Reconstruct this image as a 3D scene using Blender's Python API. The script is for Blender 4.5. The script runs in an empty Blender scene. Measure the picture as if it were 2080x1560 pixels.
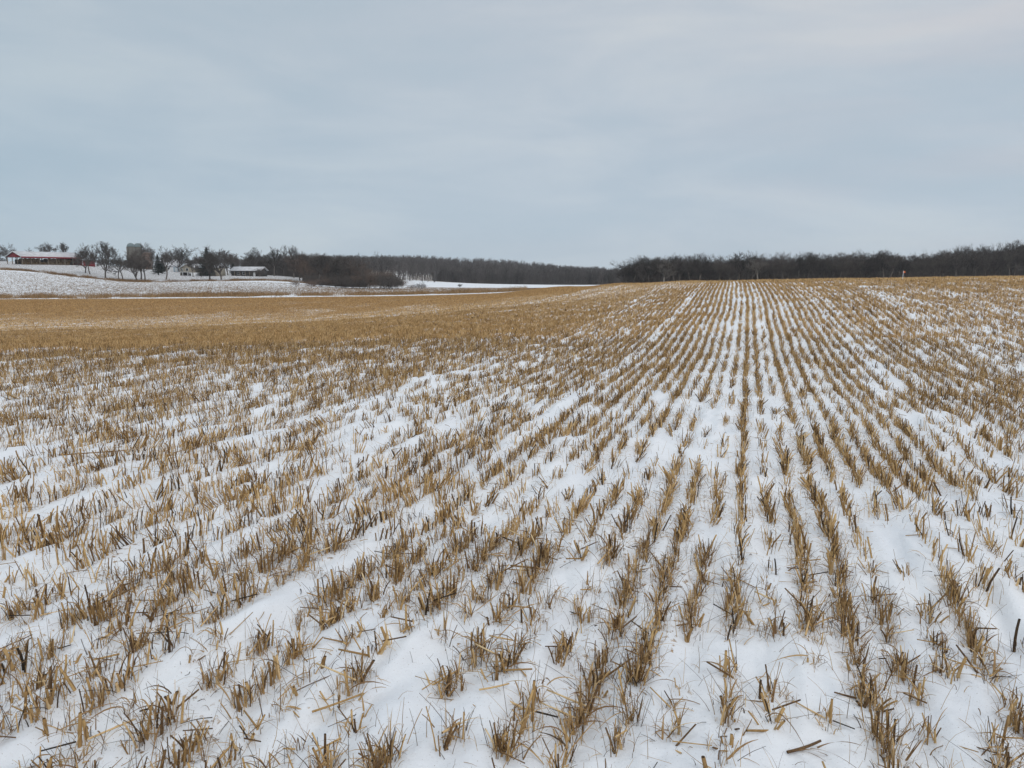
import bpy, math, random
import numpy as np
from mathutils import Vector

S = bpy.context.scene
COL = S.collection
R = math.radians

# ------------------------------------------------------------------ camera
EYE = 1.6
PITCH = math.atan(225 / 1485.0)            # eye level sits above the middle of the frame
cam = bpy.data.cameras.new('camera')
cam_o = bpy.data.objects.new('camera', cam)
COL.objects.link(cam_o)
cam_o.location = (0, 0, EYE)
cam_o.rotation_euler = (R(90) - PITCH, 0, 0)
cam.sensor_width = 36.0
cam.lens = 36.0 * 1485 / 2080
cam.clip_start = 0.05
cam.clip_end = 12000
S.camera = cam_o

# ------------------------------------------------------------------ sky, sun, exposure
SUN_EL, SUN_ROT = R(42), R(150)
W = bpy.data.worlds.new('World')
S.world = W
W.use_nodes = True
nt = W.node_tree
nt.nodes.clear()
N = nt.nodes.new
L = nt.links.new


def ramp(node, stops):
    e = node.color_ramp.elements
    while len(e) > 1:
        e.remove(e[-1])
    e[0].position, e[0].color = stops[0][0], (*stops[0][1], 1)
    for p, c in stops[1:]:
        k = e.new(p)
        k.color = (*c, 1)


out = N('ShaderNodeOutputWorld')
bg = N('ShaderNodeBackground')
sky = N('ShaderNodeTexSky')
sky.sky_type = 'NISHITA'
sky.sun_disc = False
sky.sun_elevation = SUN_EL
sky.sun_rotation = SUN_ROT
sky.air_density = 1.0
sky.dust_density = 4.0
tc = N('ShaderNodeTexCoord')
sep = N('ShaderNodeSeparateXYZ')
L(tc.outputs['Generated'], sep.inputs[0])
grad = N('ShaderNodeValToRGB')
ramp(grad, [(0.0, (5.65, 6.55, 7.35)), (0.04, (5.55, 6.45, 7.30)), (0.12, (5.10, 5.95, 6.80)),
            (0.24, (5.25, 5.92, 6.62)), (0.36, (5.4, 5.9, 6.5)), (0.55, (7.0, 7.35, 7.75)), (1.0, (10.0, 10.3, 10.6))])
L(sep.outputs['Z'], grad.inputs['Fac'])
mp = N('ShaderNodeMapping')
mp.inputs['Scale'].default_value = (1.0, 1.0, 4.2)
mp.inputs['Rotation'].default_value = (0.0, R(7), 0.0)
L(tc.outputs['Generated'], mp.inputs['Vector'])
n1 = N('ShaderNodeTexNoise')
n1.inputs['Scale'].default_value = 2.6
n1.inputs['Detail'].default_value = 6
n1.inputs['Roughness'].default_value = 0.56
n1.inputs['Distortion'].default_value = 0.35
L(mp.outputs[0], n1.inputs['Vector'])
mr = N('ShaderNodeMapRange')
mr.inputs['From Min'].default_value = 0.33
mr.inputs['From Max'].default_value = 0.67
mr.inputs['To Min'].default_value = 0.0
mr.inputs['To Max'].default_value = 1.0
L(n1.outputs['Fac'], mr.inputs['Value'])
cl = N('ShaderNodeValToRGB')
ramp(cl, [(0.0, (0.89, 0.935, 0.96)), (0.35, (0.945, 0.965, 0.98)), (0.65, (1.02, 1.015, 1.01)), (1.0, (1.10, 1.07, 1.035))])
L(mr.outputs[0], cl.inputs['Fac'])
mul = N('ShaderNodeMix')
mul.data_type = 'RGBA'
mul.blend_type = 'MULTIPLY'
mul.inputs['Factor'].default_value = 1.0
L(grad.outputs[0], mul.inputs['A'])
L(cl.outputs[0], mul.inputs['B'])
# faint warm break in the cloud to the right
n2 = N('ShaderNodeTexNoise')
n2.inputs['Scale'].default_value = 3.0
n2.inputs['Detail'].default_value = 4
mp2 = N('ShaderNodeMapping')
mp2.inputs['Scale'].default_value = (0.8, 0.8, 5.0)
mp2.inputs['Location'].default_value = (3.1, 1.7, 0.4)
L(tc.outputs['Generated'], mp2.inputs['Vector'])
L(mp2.outputs[0], n2.inputs['Vector'])
mx = N('ShaderNodeMapRange')
mx.inputs['From Min'].default_value = 0.15
mx.inputs['From Max'].default_value = 0.6
L(sep.outputs['X'], mx.inputs['Value'])
mn = N('ShaderNodeMapRange')
mn.inputs['From Min'].default_value = 0.45
mn.inputs['From Max'].default_value = 0.68
L(n2.outputs['Fac'], mn.inputs['Value'])
mm = N('ShaderNodeMath')
mm.operation = 'MULTIPLY'
L(mx.outputs[0], mm.inputs[0])
L(mn.outputs[0], mm.inputs[1])
wm = N('ShaderNodeMix')
wm.data_type = 'RGBA'
wm.blend_type = 'MULTIPLY'
wm.inputs['B'].default_value = (1.08, 1.0, 0.975, 1)
L(mm.outputs[0], wm.inputs['Factor'])
L(mul.outputs['Result'], wm.inputs['A'])
# the overcast layer almost hides the clear sky above it
ov = N('ShaderNodeMix')
ov.data_type = 'RGBA'
ov.inputs['Factor'].default_value = 0.96
L(sky.outputs[0], ov.inputs['A'])
lf = N('ShaderNodeMapRange')          # the sheet of cloud is a little thinner and bluer to the left
lf.inputs['From Min'].default_value = 0.0
lf.inputs['From Max'].default_value = -0.62
L(sep.outputs['X'], lf.inputs['Value'])
lm = N('ShaderNodeMix')
lm.data_type = 'RGBA'
lm.blend_type = 'MULTIPLY'
lm.inputs['B'].default_value = (0.88, 0.935, 0.95, 1)
L(lf.outputs[0], lm.inputs['Factor'])
L(wm.outputs['Result'], lm.inputs['A'])
L(lm.outputs['Result'], ov.inputs['B'])
L(ov.outputs['Result'], bg.inputs['Color'])
bg.inputs['Strength'].default_value = 0.1
L(bg.outputs[0], out.inputs['Surface'])

sun = bpy.data.lights.new('sun', 'SUN')
sun.energy = 0.75
sun.angle = R(25)
sun.color = (1.0, 0.96, 0.91)
sun_o = bpy.data.objects.new('sun', sun)
COL.objects.link(sun_o)
az = SUN_ROT
sd = Vector((math.sin(az) * math.cos(SUN_EL), math.cos(az) * math.cos(SUN_EL), math.sin(SUN_EL)))
sun_o.rotation_euler = sd.to_track_quat('Z', 'Y').to_euler()

S.view_settings.view_transform = 'Standard'
S.view_settings.look = 'None'
S.view_settings.gamma = 1
S.view_settings.use_curve_mapping = False
S.view_settings.exposure = 0.0

# ------------------------------------------------------------------ noise and terrain
rng = np.random.default_rng(11)


def _hash(ix, iy, seed):
    h = (ix.astype(np.int64) * 374761393 + iy.astype(np.int64) * 668265263 + seed * 1442695041) & 0xFFFFFFFF
    h = ((h ^ (h >> 13)) * 1274126177) & 0xFFFFFFFF
    h = ((h ^ (h >> 16)) * 2246822519) & 0xFFFFFFFF
    return ((h ^ (h >> 15)) & 0xFFFFFF) / float(0xFFFFFF)


def noise(x, y, seed=0):
    x = np.asarray(x, float)
    y = np.asarray(y, float)
    ix = np.floor(x)
    iy = np.floor(y)
    fx = x - ix
    fy = y - iy
    ux = fx * fx * fx * (fx * (fx * 6 - 15) + 10)
    uy = fy * fy * fy * (fy * (fy * 6 - 15) + 10)
    a = _hash(ix, iy, seed)
    b = _hash(ix + 1, iy, seed)
    c = _hash(ix, iy + 1, seed)
    d = _hash(ix + 1, iy + 1, seed)
    return (a * (1 - ux) + b * ux) * (1 - uy) + (c * (1 - ux) + d * ux) * uy


def fbm(x, y, seed=0, octs=3):
    t = 0
    s = 0
    am = 1.0
    for o in range(octs):
        t = t + am * noise(x * 2 ** o + 17.3 * o, y * 2 ** o - 9.1 * o, seed + o)
        s += am
        am *= 0.5
    return t / s


def smooth(a, b, v):
    t = np.clip((v - a) / (b - a), 0, 1)
    return t * t * (3 - 2 * t)


def zr(Y, row):
    """height of a point Y metres ahead that appears on the given row of the photograph"""
    return EYE - (row - 555) * Y / 1519.0


# terrain profiles along sight columns: (metres ahead, height)
def prof(near, far):
    return near + [(Y, zr(Y, row)) for Y, row in far]


COLS = {
    -1.30: prof([(1, 0), (12, 0), (16, -.02), (24, -.55), (34, -1.0), (50, -1.5), (75, -1.95)],
                [(110, 607), (125, 605), (150, 588), (200, 560), (250, 543), (300, 535), (400, 530), (600, 533), (5000, 552)]),
    -0.693: prof([(1, 0), (12, 0), (16, -.04), (24, -.62), (34, -1.1), (50, -1.62), (75, -2.0)],
                 [(110, 608), (125, 606), (150, 592), (200, 566), (250, 548), (300, 537), (400, 531), (600, 533), (5000, 552)]),
    -0.59: prof([(1, 0), (12, 0), (16, -.04), (24, -.60), (34, -1.08), (50, -1.6), (75, -2.0)],
                [(110, 608), (125, 606), (150, 593), (200, 576), (240, 562), (300, 541), (400, 535), (600, 536), (5000, 552)]),
    -0.49: prof([(1, 0), (12, 0), (16, -.04), (24, -.56), (34, -1.05), (50, -1.6), (75, -2.0)],
                [(112, 607), (126, 604), (150, 594), (200, 582), (240, 573), (300, 558), (400, 549), (600, 545), (5000, 552)]),
    -0.33: prof([(1, 0), (13, 0), (17, -.04), (25, -.5), (35, -.95), (50, -1.5), (75, -1.95)],
                [(115, 605), (130, 602), (150, 595), (200, 584), (240, 574), (300, 563), (400, 556), (600, 545), (900, 541), (5000, 552)]),
    -0.22: prof([(1, 0), (14, 0), (18, -.05), (26, -.4), (36, -.8), (52, -1.3), (78, -1.8)],
                [(120, 603), (135, 600), (180, 591), (260, 583), (350, 572), (450, 563), (600, 550), (750, 540), (900, 540), (5000, 552)]),
    -0.03: prof([(1, 0), (14, 0), (19, -.03), (28, -.2), (40, -.38), (60, -.72), (90, -1.2)],
                [(116, 597), (132, 594), (220, 588), (330, 583), (450, 577), (520, 576), (620, 562), (750, 549), (900, 546), (5000, 552)]),
    0.08: prof([(1, 0), (14, 0), (20, .01), (30, .02), (50, .0), (80, -.16)],
               [(110, 582), (125, 584), (220, 585), (330, 584), (450, 579), (520, 578), (620, 570), (750, 562), (900, 552), (5000, 552)]),
    0.15: prof([(1, 0), (14, 0), (20, .12), (30, .28), (50, .50), (70, .60)],
               [(85, 579), (110, 584), (220, 585), (330, 580), (450, 580), (600, 574), (750, 560), (900, 552), (5000, 552)]),
    0.24: prof([(1, 0), (13, 0), (18, .16), (25, .43), (35, .78), (50, 1.03)],
               [(62, 574), (80, 579), (200, 583), (330, 578), (450, 574), (5000, 552)]),
    0.326: prof([(1, 0), (12.5, 0), (16, .14), (22, .50), (30, .95), (40, 1.16)],
                [(48, 572), (60, 575), (80, 579), (200, 581), (330, 574), (450, 570), (5000, 552)]),
    0.506: prof([(1, 0), (12, 0), (16, .17), (22, .58), (30, 1.06), (41, 1.27)],
                [(50, 568), (62, 571), (80, 574), (200, 574), (330, 567), (450, 556), (5000, 552)]),
    0.60: prof([(1, 0), (12, 0), (16, .18), (22, .60), (30, 1.10), (42, 1.33)],
               [(52, 565.6), (64, 569), (82, 572), (200, 571), (330, 561), (450, 545), (5000, 552)]),
    0.693: prof([(1, 0), (12, 0), (16, .18), (22, .62), (30, 1.12), (43, 1.36)],
                [(54, 564), (66, 568), (84, 571), (200, 569), (330, 557), (450, 540), (5000, 552)]),
    1.30: prof([(1, 0), (12, 0), (16, .18), (22, .62), (30, 1.12), (43, 1.36)],
               [(54, 564), (66, 568), (84, 571), (200, 569), (330, 552), (450, 535), (5000, 552)]),
}


def pchip(xk, yk, x):
    xk = np.asarray(xk, float)
    yk = np.asarray(yk, float)
    h = np.diff(xk)
    dl = np.diff(yk, axis=0) / (h.reshape(-1, *([1] * (yk.ndim - 1))))
    m = np.zeros_like(yk)
    a, b = dl[:-1], dl[1:]
    same = (a * b) > 0
    with np.errstate(divide='ignore', invalid='ignore'):
        hm = np.where(same, 2 * a * b / (a + b), 0)
    m[1:-1] = hm
    m[0], m[-1] = dl[0], dl[-1]
    x = np.clip(x, xk[0], xk[-1])
    i = np.clip(np.searchsorted(xk, x) - 1, 0, len(xk) - 2)
    sh = (-1, *([1] * (yk.ndim - 1)))
    hh = h[i].reshape(sh)
    t = ((x - xk[i]) / h[i]).reshape(sh)
    return (yk[i] * (2 * t ** 3 - 3 * t ** 2 + 1) + yk[i + 1] * (-2 * t ** 3 + 3 * t ** 2)
            + m[i] * hh * (t ** 3 - 2 * t ** 2 + t) + m[i + 1] * hh * (t ** 3 - t ** 2))


LY0, LY1, NY, NU = 0.0, math.log(5000.0), 700, 220
U0, U1 = -1.3, 1.3
_yg = np.exp(np.linspace(LY0, LY1, NY))
_us = sorted(COLS)
_cz = np.stack([pchip(np.log([p[0] for p in COLS[u]]), [p[1] for p in COLS[u]], np.log(_yg)) for u in _us])
GRID = pchip(_us, _cz, np.linspace(U0, U1, NU))


def H(x, y):
    """bare ground height"""
    x = np.asarray(x, float)
    y = np.asarray(y, float)
    u = np.clip(x / np.maximum(y, 10.0), U0, U1)
    v = np.log(np.clip(y, 1.0, 4999.0))
    fu = (u - U0) / (U1 - U0) * (NU - 1)
    fv = (v - LY0) / (LY1 - LY0) * (NY - 1)
    iu = np.clip(fu.astype(int), 0, NU - 2)
    iv = np.clip(fv.astype(int), 0, NY - 2)
    a = fu - iu
    b = fv - iv
    return ((GRID[iu, iv] * (1 - a) + GRID[iu + 1, iv] * a) * (1 - b)
            + (GRID[iu, iv + 1] * (1 - a) + GRID[iu + 1, iv + 1] * a) * b)


def xof(px, Y):
    return (px - 1040) / 1485.0 * Y * 0.989


# drilled rows run away to the right of the view direction
RA = R(18.3)
CA, SA = math.cos(RA), math.sin(RA)
ROW = 0.176


def wob(s):
    return .10 * (noise(s * .16 + 3, s * 0 + .5, 88) - .5) + .05 * (noise(s * .6, s * 0 + .5, 89) - .5)


def rs_of(x, y):
    s = x * SA + y * CA
    r = x * CA - y * SA
    return r + 0.0004 * s * s * np.sign(s) + wob(s), s


def xy_of(r, s):
    rr = r - 0.0004 * s * s * np.sign(s) - wob(s)
    return rr * CA + s * SA, -rr * SA + s * CA


K0 = 1200
_rr = np.random.default_rng(5)
rowk = np.clip(0.80 + 0.16 * np.convolve(_rr.normal(0, 1, 2 * K0), [.5, .7], 'same') + .16 * _rr.normal(0, 1, 2 * K0) + .13 * ((np.arange(2 * K0) % 2) * 2 - 1), 0.52, 1.12)
_k = 0
while _k < 2 * K0:                      # wheelings where the stalks are pressed flat under the snow
    rowk[_k] *= 0.78
    _k += int(_rr.integers(6, 20))
rown = rowk.copy()                      # close to the camera a few rows are thin and their neighbours full
for k_, v_ in {-5: .6, -4: .8, -3: 1.1, -2: 1.0, -1: .5, 0: .55, 1: .42, 2: .6, 3: 1.1, 4: .75, 5: .6, 6: .95, -6: .95, -7: .7, -8: .95, -9: .65}.items():
    rown[K0 + k_] = v_


def field_far(x, y):
    """far edge of the harvested field"""
    u = np.clip(x / np.maximum(y, 10.0), U0, U1)
    return np.interp(u, [-1.3, -.693, -.49, -.33, -.22, -.03, .08, .15, .3, 1.3], [108, 109, 112, 116, 121, 117, 108, 90, 75, 75])


def density(x, y, soft=False):
    r, s = rs_of(x, y)
    if soft:
        ra = np.interp(r / ROW + K0, np.arange(2 * K0), rowk)
        rb = np.interp(r / ROW + K0, np.arange(2 * K0), rown)
    else:
        kk = np.clip(np.round(r / ROW).astype(int) + K0, 0, 2 * K0 - 1)
        ra, rb = rowk[kk], rown[kk]
    wn = 1 - smooth(4.0, 8.0, np.hypot(x, y))
    rk = ra * (1 - wn) + rb * wn
    patch = fbm(r * 0.9 + 40, s * 0.55, 3, 3)
    fine = noise(r * 5.3, s * 2.2, 9)
    broad = fbm(x * 0.05 + 7, y * 0.05, 21, 2)
    u = x / np.maximum(y, 10.0)
    left = smooth(0.25, -0.35, u)
    far = smooth(5, 17, np.hypot(x, y))
    pf = 0.55 + 0.58 * smooth(.28, .72, patch)
    ff = 0.46 + 0.80 * fine
    pf = pf * (1 - far) + (0.86 + .18 * smooth(.25, .75, patch)) * far
    ff = ff * (1 - far) + (0.84 + .20 * fine) * far
    d = rk * pf * ff * (1 + .40 * (1 - far) + .26 * far) + .04
    # the brow and the far edge on the low side carry a fuller stand
    brow = smooth(11, 24, y) * (1 - smooth(30, 46, y)) * left
    edge = smooth(0.80, 0.93, y / field_far(x, y))
    mid = smooth(40, 60, y) * (1 - edge)
    d = d * (1 + 0.55 * brow + 0.9 * edge * (0.35 + 0.65 * left)) + .35 * brow + .45 * edge
    d = d + .24 * mid * left
    d = d * (1 - 0.20 * mid * smooth(.40, .60, broad)) * (1 - .22 * mid * smooth(.5, .62, fbm(x * .45, y * .16, 33, 2)))
    d = d * (1 + 0.10 * smooth(.3, .6, u) * smooth(14, 22, y))
    return np.clip(d, 0, 1.3)


def relief(x, y):
    """snow lying over and between the rows"""
    r, s = rs_of(x, y)
    f = 1 - smooth(25, 80, np.hypot(x, y))
    a = (fbm(r * 3.6, s * 1.5, 51, 3) - .5) * 0.10
    e = (np.abs(noise(r * 2.7 + 9, s * .9, 57) - .5) ** .7) * 0.035
    b = (fbm(r * 0.8 + 5, s * 0.6, 61, 2) - .5) * 0.10
    c = (fbm(x * 16, y * 16, 71, 2) - .5) * 0.008
    d = -0.007 * np.cos(2 * np.pi * r / ROW) * noise(r * 2, s * .9, 77) * 1.6
    return (a + b + c + d + e - .02) * f


def G(x, y):
    return H(x, y) + relief(x, y)


# ------------------------------------------------------------------ mesh helpers
def mesh_np(name, V, faces, attrs=None, smooth_shade=False, mat=None):
    V = np.ascontiguousarray(V, dtype=np.float32)
    me = bpy.data.meshes.new(name)
    me.vertices.add(len(V))
    me.vertices.foreach_set('co', V.ravel())
    faces = [np.asarray(f, dtype=np.int32) for f in faces if len(f)]
    nl = sum(f.size for f in faces)
    npol = sum(len(f) for f in faces)
    me.loops.add(nl)
    me.polygons.add(npol)
    me.loops.foreach_set('vertex_index', np.concatenate([f.ravel() for f in faces]))
    tot = np.concatenate([np.full(len(f), f.shape[1], np.int32) for f in faces])
    st = np.concatenate([[0], np.cumsum(tot)[:-1]]).astype(np.int32)
    me.polygons.foreach_set('loop_start', st)
    me.polygons.foreach_set('loop_total', tot)
    if smooth_shade:
        me.polygons.foreach_set('use_smooth', np.ones(npol, bool))
    for k, a in (attrs or {}).items():
        at = me.attributes.new(k, 'FLOAT', 'POINT')
        at.data.foreach_set('value', np.ascontiguousarray(a, dtype=np.float32))
    me.update(calc_edges=True)
    if mat:
        me.materials.append(mat)
    return me


def unit(v):
    return v / np.maximum(np.linalg.norm(v, axis=-1, keepdims=True), 1e-9)


def frames(d):
    ref = np.where(np.abs(d[:, 2:3]) > .9, np.array([[1., 0, 0]]), np.array([[0, 0, 1.]]))
    a = unit(np.cross(d, ref))
    return a, np.cross(d, a)


def tubes(P, D, Ln, r0, r1, bend, sides=5, rings=3, tone=None, cap=True, oval=None):
    """stalks: arrays of base point, direction, length, radii and a bend vector"""
    n = len(P)
    a, b = frames(D)
    ts = np.linspace(0, 1, rings)
    an = np.arange(sides) / sides * 2 * np.pi
    V = np.empty((n, rings, sides, 3))
    ov = np.ones(n) if oval is None else oval
    for j, t in enumerate(ts):
        c = P + D * (Ln * t)[:, None] + bend * (t * t)
        rr = r0 * (1 - t) + r1 * t
        V[:, j] = (c[:, None] + a[:, None] * (np.cos(an)[None, :, None] * rr[:, None, None])
                   + b[:, None] * (np.sin(an)[None, :, None] * (rr * ov)[:, None, None]))
    nv = rings * sides
    base = (np.arange(n) * (nv + (1 if cap else 0)))[:, None]
    q = []
    for j in range(rings - 1):
        for i in range(sides):
            i2 = (i + 1) % sides
            q.append([j * sides + i, j * sides + i2, (j + 1) * sides + i2, (j + 1) * sides + i])
    q = np.array(q)
    Q = (base[:, :, None] + q[None]).reshape(-1, 4)
    V = V.reshape(n, nv, 3)
    T = np.repeat(tone[:, None], nv, 1)
    tri = np.zeros((0, 3), int)
    if cap:
        cc = P + D * (Ln * .97)[:, None] + bend
        V = np.concatenate([V, cc[:, None]], 1)
        T = np.concatenate([T, np.full((n, 1), -.45)], 1)
        t3 = np.array([[(rings - 1) * sides + i, (rings - 1) * sides + (i + 1) % sides, nv] for i in range(sides)])
        tri = (base[:, :, None] + t3[None]).reshape(-1, 3)
    return V.reshape(-1, 3), [Q, tri], T.ravel()


def ribbons(P, D, Ln, w, droop, segs=4, tone=None, side=None, curl=0.0):
    """leaves and grass blades: curved tapering strips"""
    n = len(P)
    ts = np.linspace(0, 1, segs + 1)
    hd = D.copy()
    hd[:, 2] = 0
    sd_ = unit(np.cross(D, np.array([[0, 0, 1.0]])) + 1e-4) if side is None else side
    out_h = unit(hd + 1e-5)
    V = np.empty((n, segs + 1, 2, 3))
    for j, t in enumerate(ts):
        c = P + D * (Ln * t)[:, None]
        c = c + out_h * (Ln * droop * .45 * t ** 2)[:, None]
        c[:, 2] -= Ln * droop * t ** 2.2
        wd = w * (1 - .85 * t ** 1.6) * .5
        tw = sd_ * np.cos(curl * t) + np.array([[0, 0, 1.0]]) * np.sin(curl * t)
        V[:, j, 0] = c - tw * wd[:, None]
        V[:, j, 1] = c + tw * wd[:, None]
    nv = (segs + 1) * 2
    q = np.array([[2 * j, 2 * j + 1, 2 * j + 3, 2 * j + 2] for j in range(segs)])
    base = (np.arange(n) * nv)[:, None, None]
    return V.reshape(-1, 3), [(base + q[None]).reshape(-1, 4)], np.repeat(tone, nv)


def join(parts):
    Vs, F4, F3, T = [], [], [], []
    off = 0
    for V, F, t in parts:
        Vs.append(V)
        T.append(t)
        for f in F:
            if len(f):
                (F4 if f.shape[1] == 4 else F3).append(f + off)
        off += len(V)
    fs = []
    if F4:
        fs.append(np.concatenate(F4))
    if F3:
        fs.append(np.concatenate(F3))
    return np.concatenate(Vs), fs, np.concatenate(T)


def link(name, me, parent=None, loc=None):
    o = bpy.data.objects.new(name, me)
    COL.objects.link(o)
    if parent is not None:
        o.parent = parent
    if loc is not None:
        o.location = loc
    return o


def tag(o, label=None, cat=None, group=None, kind=None):
    if label:
        o['label'] = label
    if cat:
        o['category'] = cat
    if group:
        o['group'] = group
    if kind:
        o['kind'] = kind
    return o


def empty(name, loc, rz=0.0):
    o = bpy.data.objects.new(name, None)
    COL.objects.link(o)
    o.location = loc
    o.rotation_euler = (0, 0, rz)
    o.empty_display_size = 0.3
    return o


def dup(root):
    r = root.copy()
    COL.objects.link(r)
    for ch in root.children:
        c = ch.copy()
        COL.objects.link(c)
        c.parent = r
        for g in ch.children:
            d = g.copy()
            COL.objects.link(d)
            d.parent = c
    return r


# ------------------------------------------------------------------ materials
def mat(name, col, rough=0.85, spec=0.2, var=0.0, scale=3.0, stretch=(1, 1, 1), bump=0.0, bscale=20.0, rand=None):
    m = bpy.data.materials.new(name)
    m.use_nodes = True
    t = m.node_tree
    b = t.nodes['Principled BSDF']
    b.inputs['Roughness'].default_value = rough
    b.inputs['Specular IOR Level'].default_value = spec
    b.inputs['Base Color'].default_value = (*col, 1)
    if var or bump:
        c = t.nodes.new('ShaderNodeTexCoord')
        mpp = t.nodes.new('ShaderNodeMapping')
        mpp.inputs['Scale'].default_value = stretch
        t.links.new(c.outputs['Object'], mpp.inputs[0])
        nn = t.nodes.new('ShaderNodeTexNoise')
        nn.inputs['Scale'].default_value = scale
        nn.inputs['Detail'].default_value = 5
        nn.inputs['Roughness'].default_value = .6
        t.links.new(mpp.outputs[0], nn.inputs['Vector'])
        if var:
            rp = t.nodes.new('ShaderNodeValToRGB')
            ramp(rp, [(.3, tuple(v * (1 - var) for v in col)), (.7, tuple(min(1, v * (1 + var)) for v in col))])
            t.links.new(nn.outputs['Fac'], rp.inputs[0])
            t.links.new(rp.outputs[0], b.inputs['Base Color'])
        if bump:
            n3 = t.nodes.new('ShaderNodeTexNoise')
            n3.inputs['Scale'].default_value = bscale
            t.links.new(mpp.outputs[0], n3.inputs['Vector'])
            bp = t.nodes.new('ShaderNodeBump')
            bp.inputs['Strength'].default_value = bump
            bp.inputs['Distance'].default_value = .02
            t.links.new(n3.outputs['Fac'], bp.inputs['Height'])
            t.links.new(bp.outputs[0], b.inputs['Normal'])
    if rand:
        oi = t.nodes.new('ShaderNodeObjectInfo')
        r2 = t.nodes.new('ShaderNodeMapRange')
        r2.inputs['To Min'].default_value, r2.inputs['To Max'].default_value = rand
        t.links.new(oi.outputs['Random'], r2.inputs['Value'])
        mu = t.nodes.new('ShaderNodeMix')
        mu.data_type = 'RGBA'
        mu.blend_type = 'MULTIPLY'
        mu.inputs['Factor'].default_value = 1
        lk = b.inputs['Base Color'].links
        if lk:
            t.links.new(lk[0].from_socket, mu.inputs['A'])
        else:
            mu.inputs['A'].default_value = (*col, 1)
        t.links.new(r2.outputs[0], mu.inputs['B'])
        t.links.new(mu.outputs['Result'], b.inputs['Base Color'])
    return m


def tone_mat(name, stops, rough=.75, fine=90.0, amt=.35, translucent=0.0):
    """straw coloured by the 'tone' each stalk carries, streaked along its length"""
    m = bpy.data.materials.new(name)
    m.use_nodes = True
    t = m.node_tree
    b = t.nodes['Principled BSDF']
    b.inputs['Roughness'].default_value = rough
    b.inputs['Specular IOR Level'].default_value = .25
    at = t.nodes.new('ShaderNodeAttribute')
    at.attribute_name = 'tone'
    c = t.nodes.new('ShaderNodeTexCoord')
    mpp = t.nodes.new('ShaderNodeMapping')
    mpp.inputs['Scale'].default_value = (1, 1, .16)
    t.links.new(c.outputs['Object'], mpp.inputs[0])
    nn = t.nodes.new('ShaderNodeTexNoise')
    nn.inputs['Scale'].default_value = fine
    nn.inputs['Detail'].default_value = 3
    t.links.new(mpp.outputs[0], nn.inputs['Vector'])
    ma = t.nodes.new('ShaderNodeMath')
    ma.operation = 'MULTIPLY_ADD'
    ma.inputs[1].default_value = amt
    t.links.new(nn.outputs['Fac'], ma.inputs[0])
    t.links.new(at.outputs['Fac'], ma.inputs[2])
    sb = t.nodes.new('ShaderNodeMath')
    sb.operation = 'SUBTRACT'
    sb.inputs[1].default_value = amt * .5
    t.links.new(ma.outputs[0], sb.inputs[0])
    rp = t.nodes.new('ShaderNodeValToRGB')
    ramp(rp, stops)
    t.links.new(sb.outputs[0], rp.inputs[0])
    t.links.new(rp.outputs[0], b.inputs['Base Color'])
    return m


M_straw = tone_mat('straw', [(0.0, (.030, .022, .016)), (.16, (.12, .068, .032)), (.38, (.34, .205, .080)),
                             (.62, (.54, .355, .155)), (.85, (.68, .47, .24)), (1.0, (.78, .62, .38))])
M_leaf = tone_mat('dry_leaf', [(0.0, (.05, .033, .02)), (.25, (.18, .10, .045)), (.55, (.42, .27, .125)),
                               (1.0, (.68, .52, .30))], fine=60)
M_far_straw = tone_mat('far_straw', [(0.0, (.10, .058, .025)), (.3, (.34, .205, .083)), (.6, (.59, .372, .160)),
                                     (1.0, (.75, .54, .29))], fine=3, amt=.2)
M_bark = mat('bark', (.085, .074, .066), var=.35, scale=6, stretch=(1, 1, .2), rand=(.6, 2.2))
M_twig = mat('twig', (.080, .068, .061), var=.2, scale=1.5, rand=(.7, 1.5))
M_twig_warm = mat('twig_warm', (.15, .105, .082), var=.25, scale=1.5)
M_twig_dark = mat('twig_dark', (.075, .064, .058), var=.5, scale=.35, rand=(.5, 1.7))
M_pale = mat('pale_bark', (.30, .275, .25), var=.2, scale=4)
M_pale_twig = mat('pale_twig', (.17, .155, .14), var=.2, scale=1.5)
M_far_twig = mat('far_twig', (.105, .093, .090), var=.65, scale=.16, stretch=(1, 1, .25))
M_needle = mat('spruce_needles', (.020, .034, .024), var=.4, scale=2)
M_snow_roof = mat('roof_snow', (.56, .565, .59), rough=.7, var=.22, scale=.7)
M_red = mat('red_siding', (.22, .016, .024), rough=.55, var=.15, scale=2)
M_white = mat('white_paint', (.68, .69, .70), var=.08, scale=1)
M_post = mat('wood_post', (.22, .18, .14), var=.3, scale=3)
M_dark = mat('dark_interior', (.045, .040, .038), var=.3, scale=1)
M_bale = mat('hay', (.13, .088, .046), var=.45, scale=5, bump=.5)
M_conc = mat('silo_concrete', (.155, .145, .125), var=.25, scale=1.4, stretch=(1, 1, 3))
M_dome = mat('silo_dome', (.17, .22, .23), rough=.4, var=.15, scale=2)
M_rust = mat('rusty_stave', (.11, .075, .06), var=.4, scale=1.2, stretch=(1, 1, 3))
M_tan = mat('tan_siding', (.30, .27, .22), var=.12, scale=2, stretch=(1, 1, 6))
M_blue = mat('pale_blue_siding', (.42, .50, .56), var=.1, scale=2)
M_glass = mat('window_glass', (.03, .035, .04), rough=.15, spec=.6)
M_orange = mat('orange_plastic', (.75, .20, .08), rough=.5, var=.1, scale=30)


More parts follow.
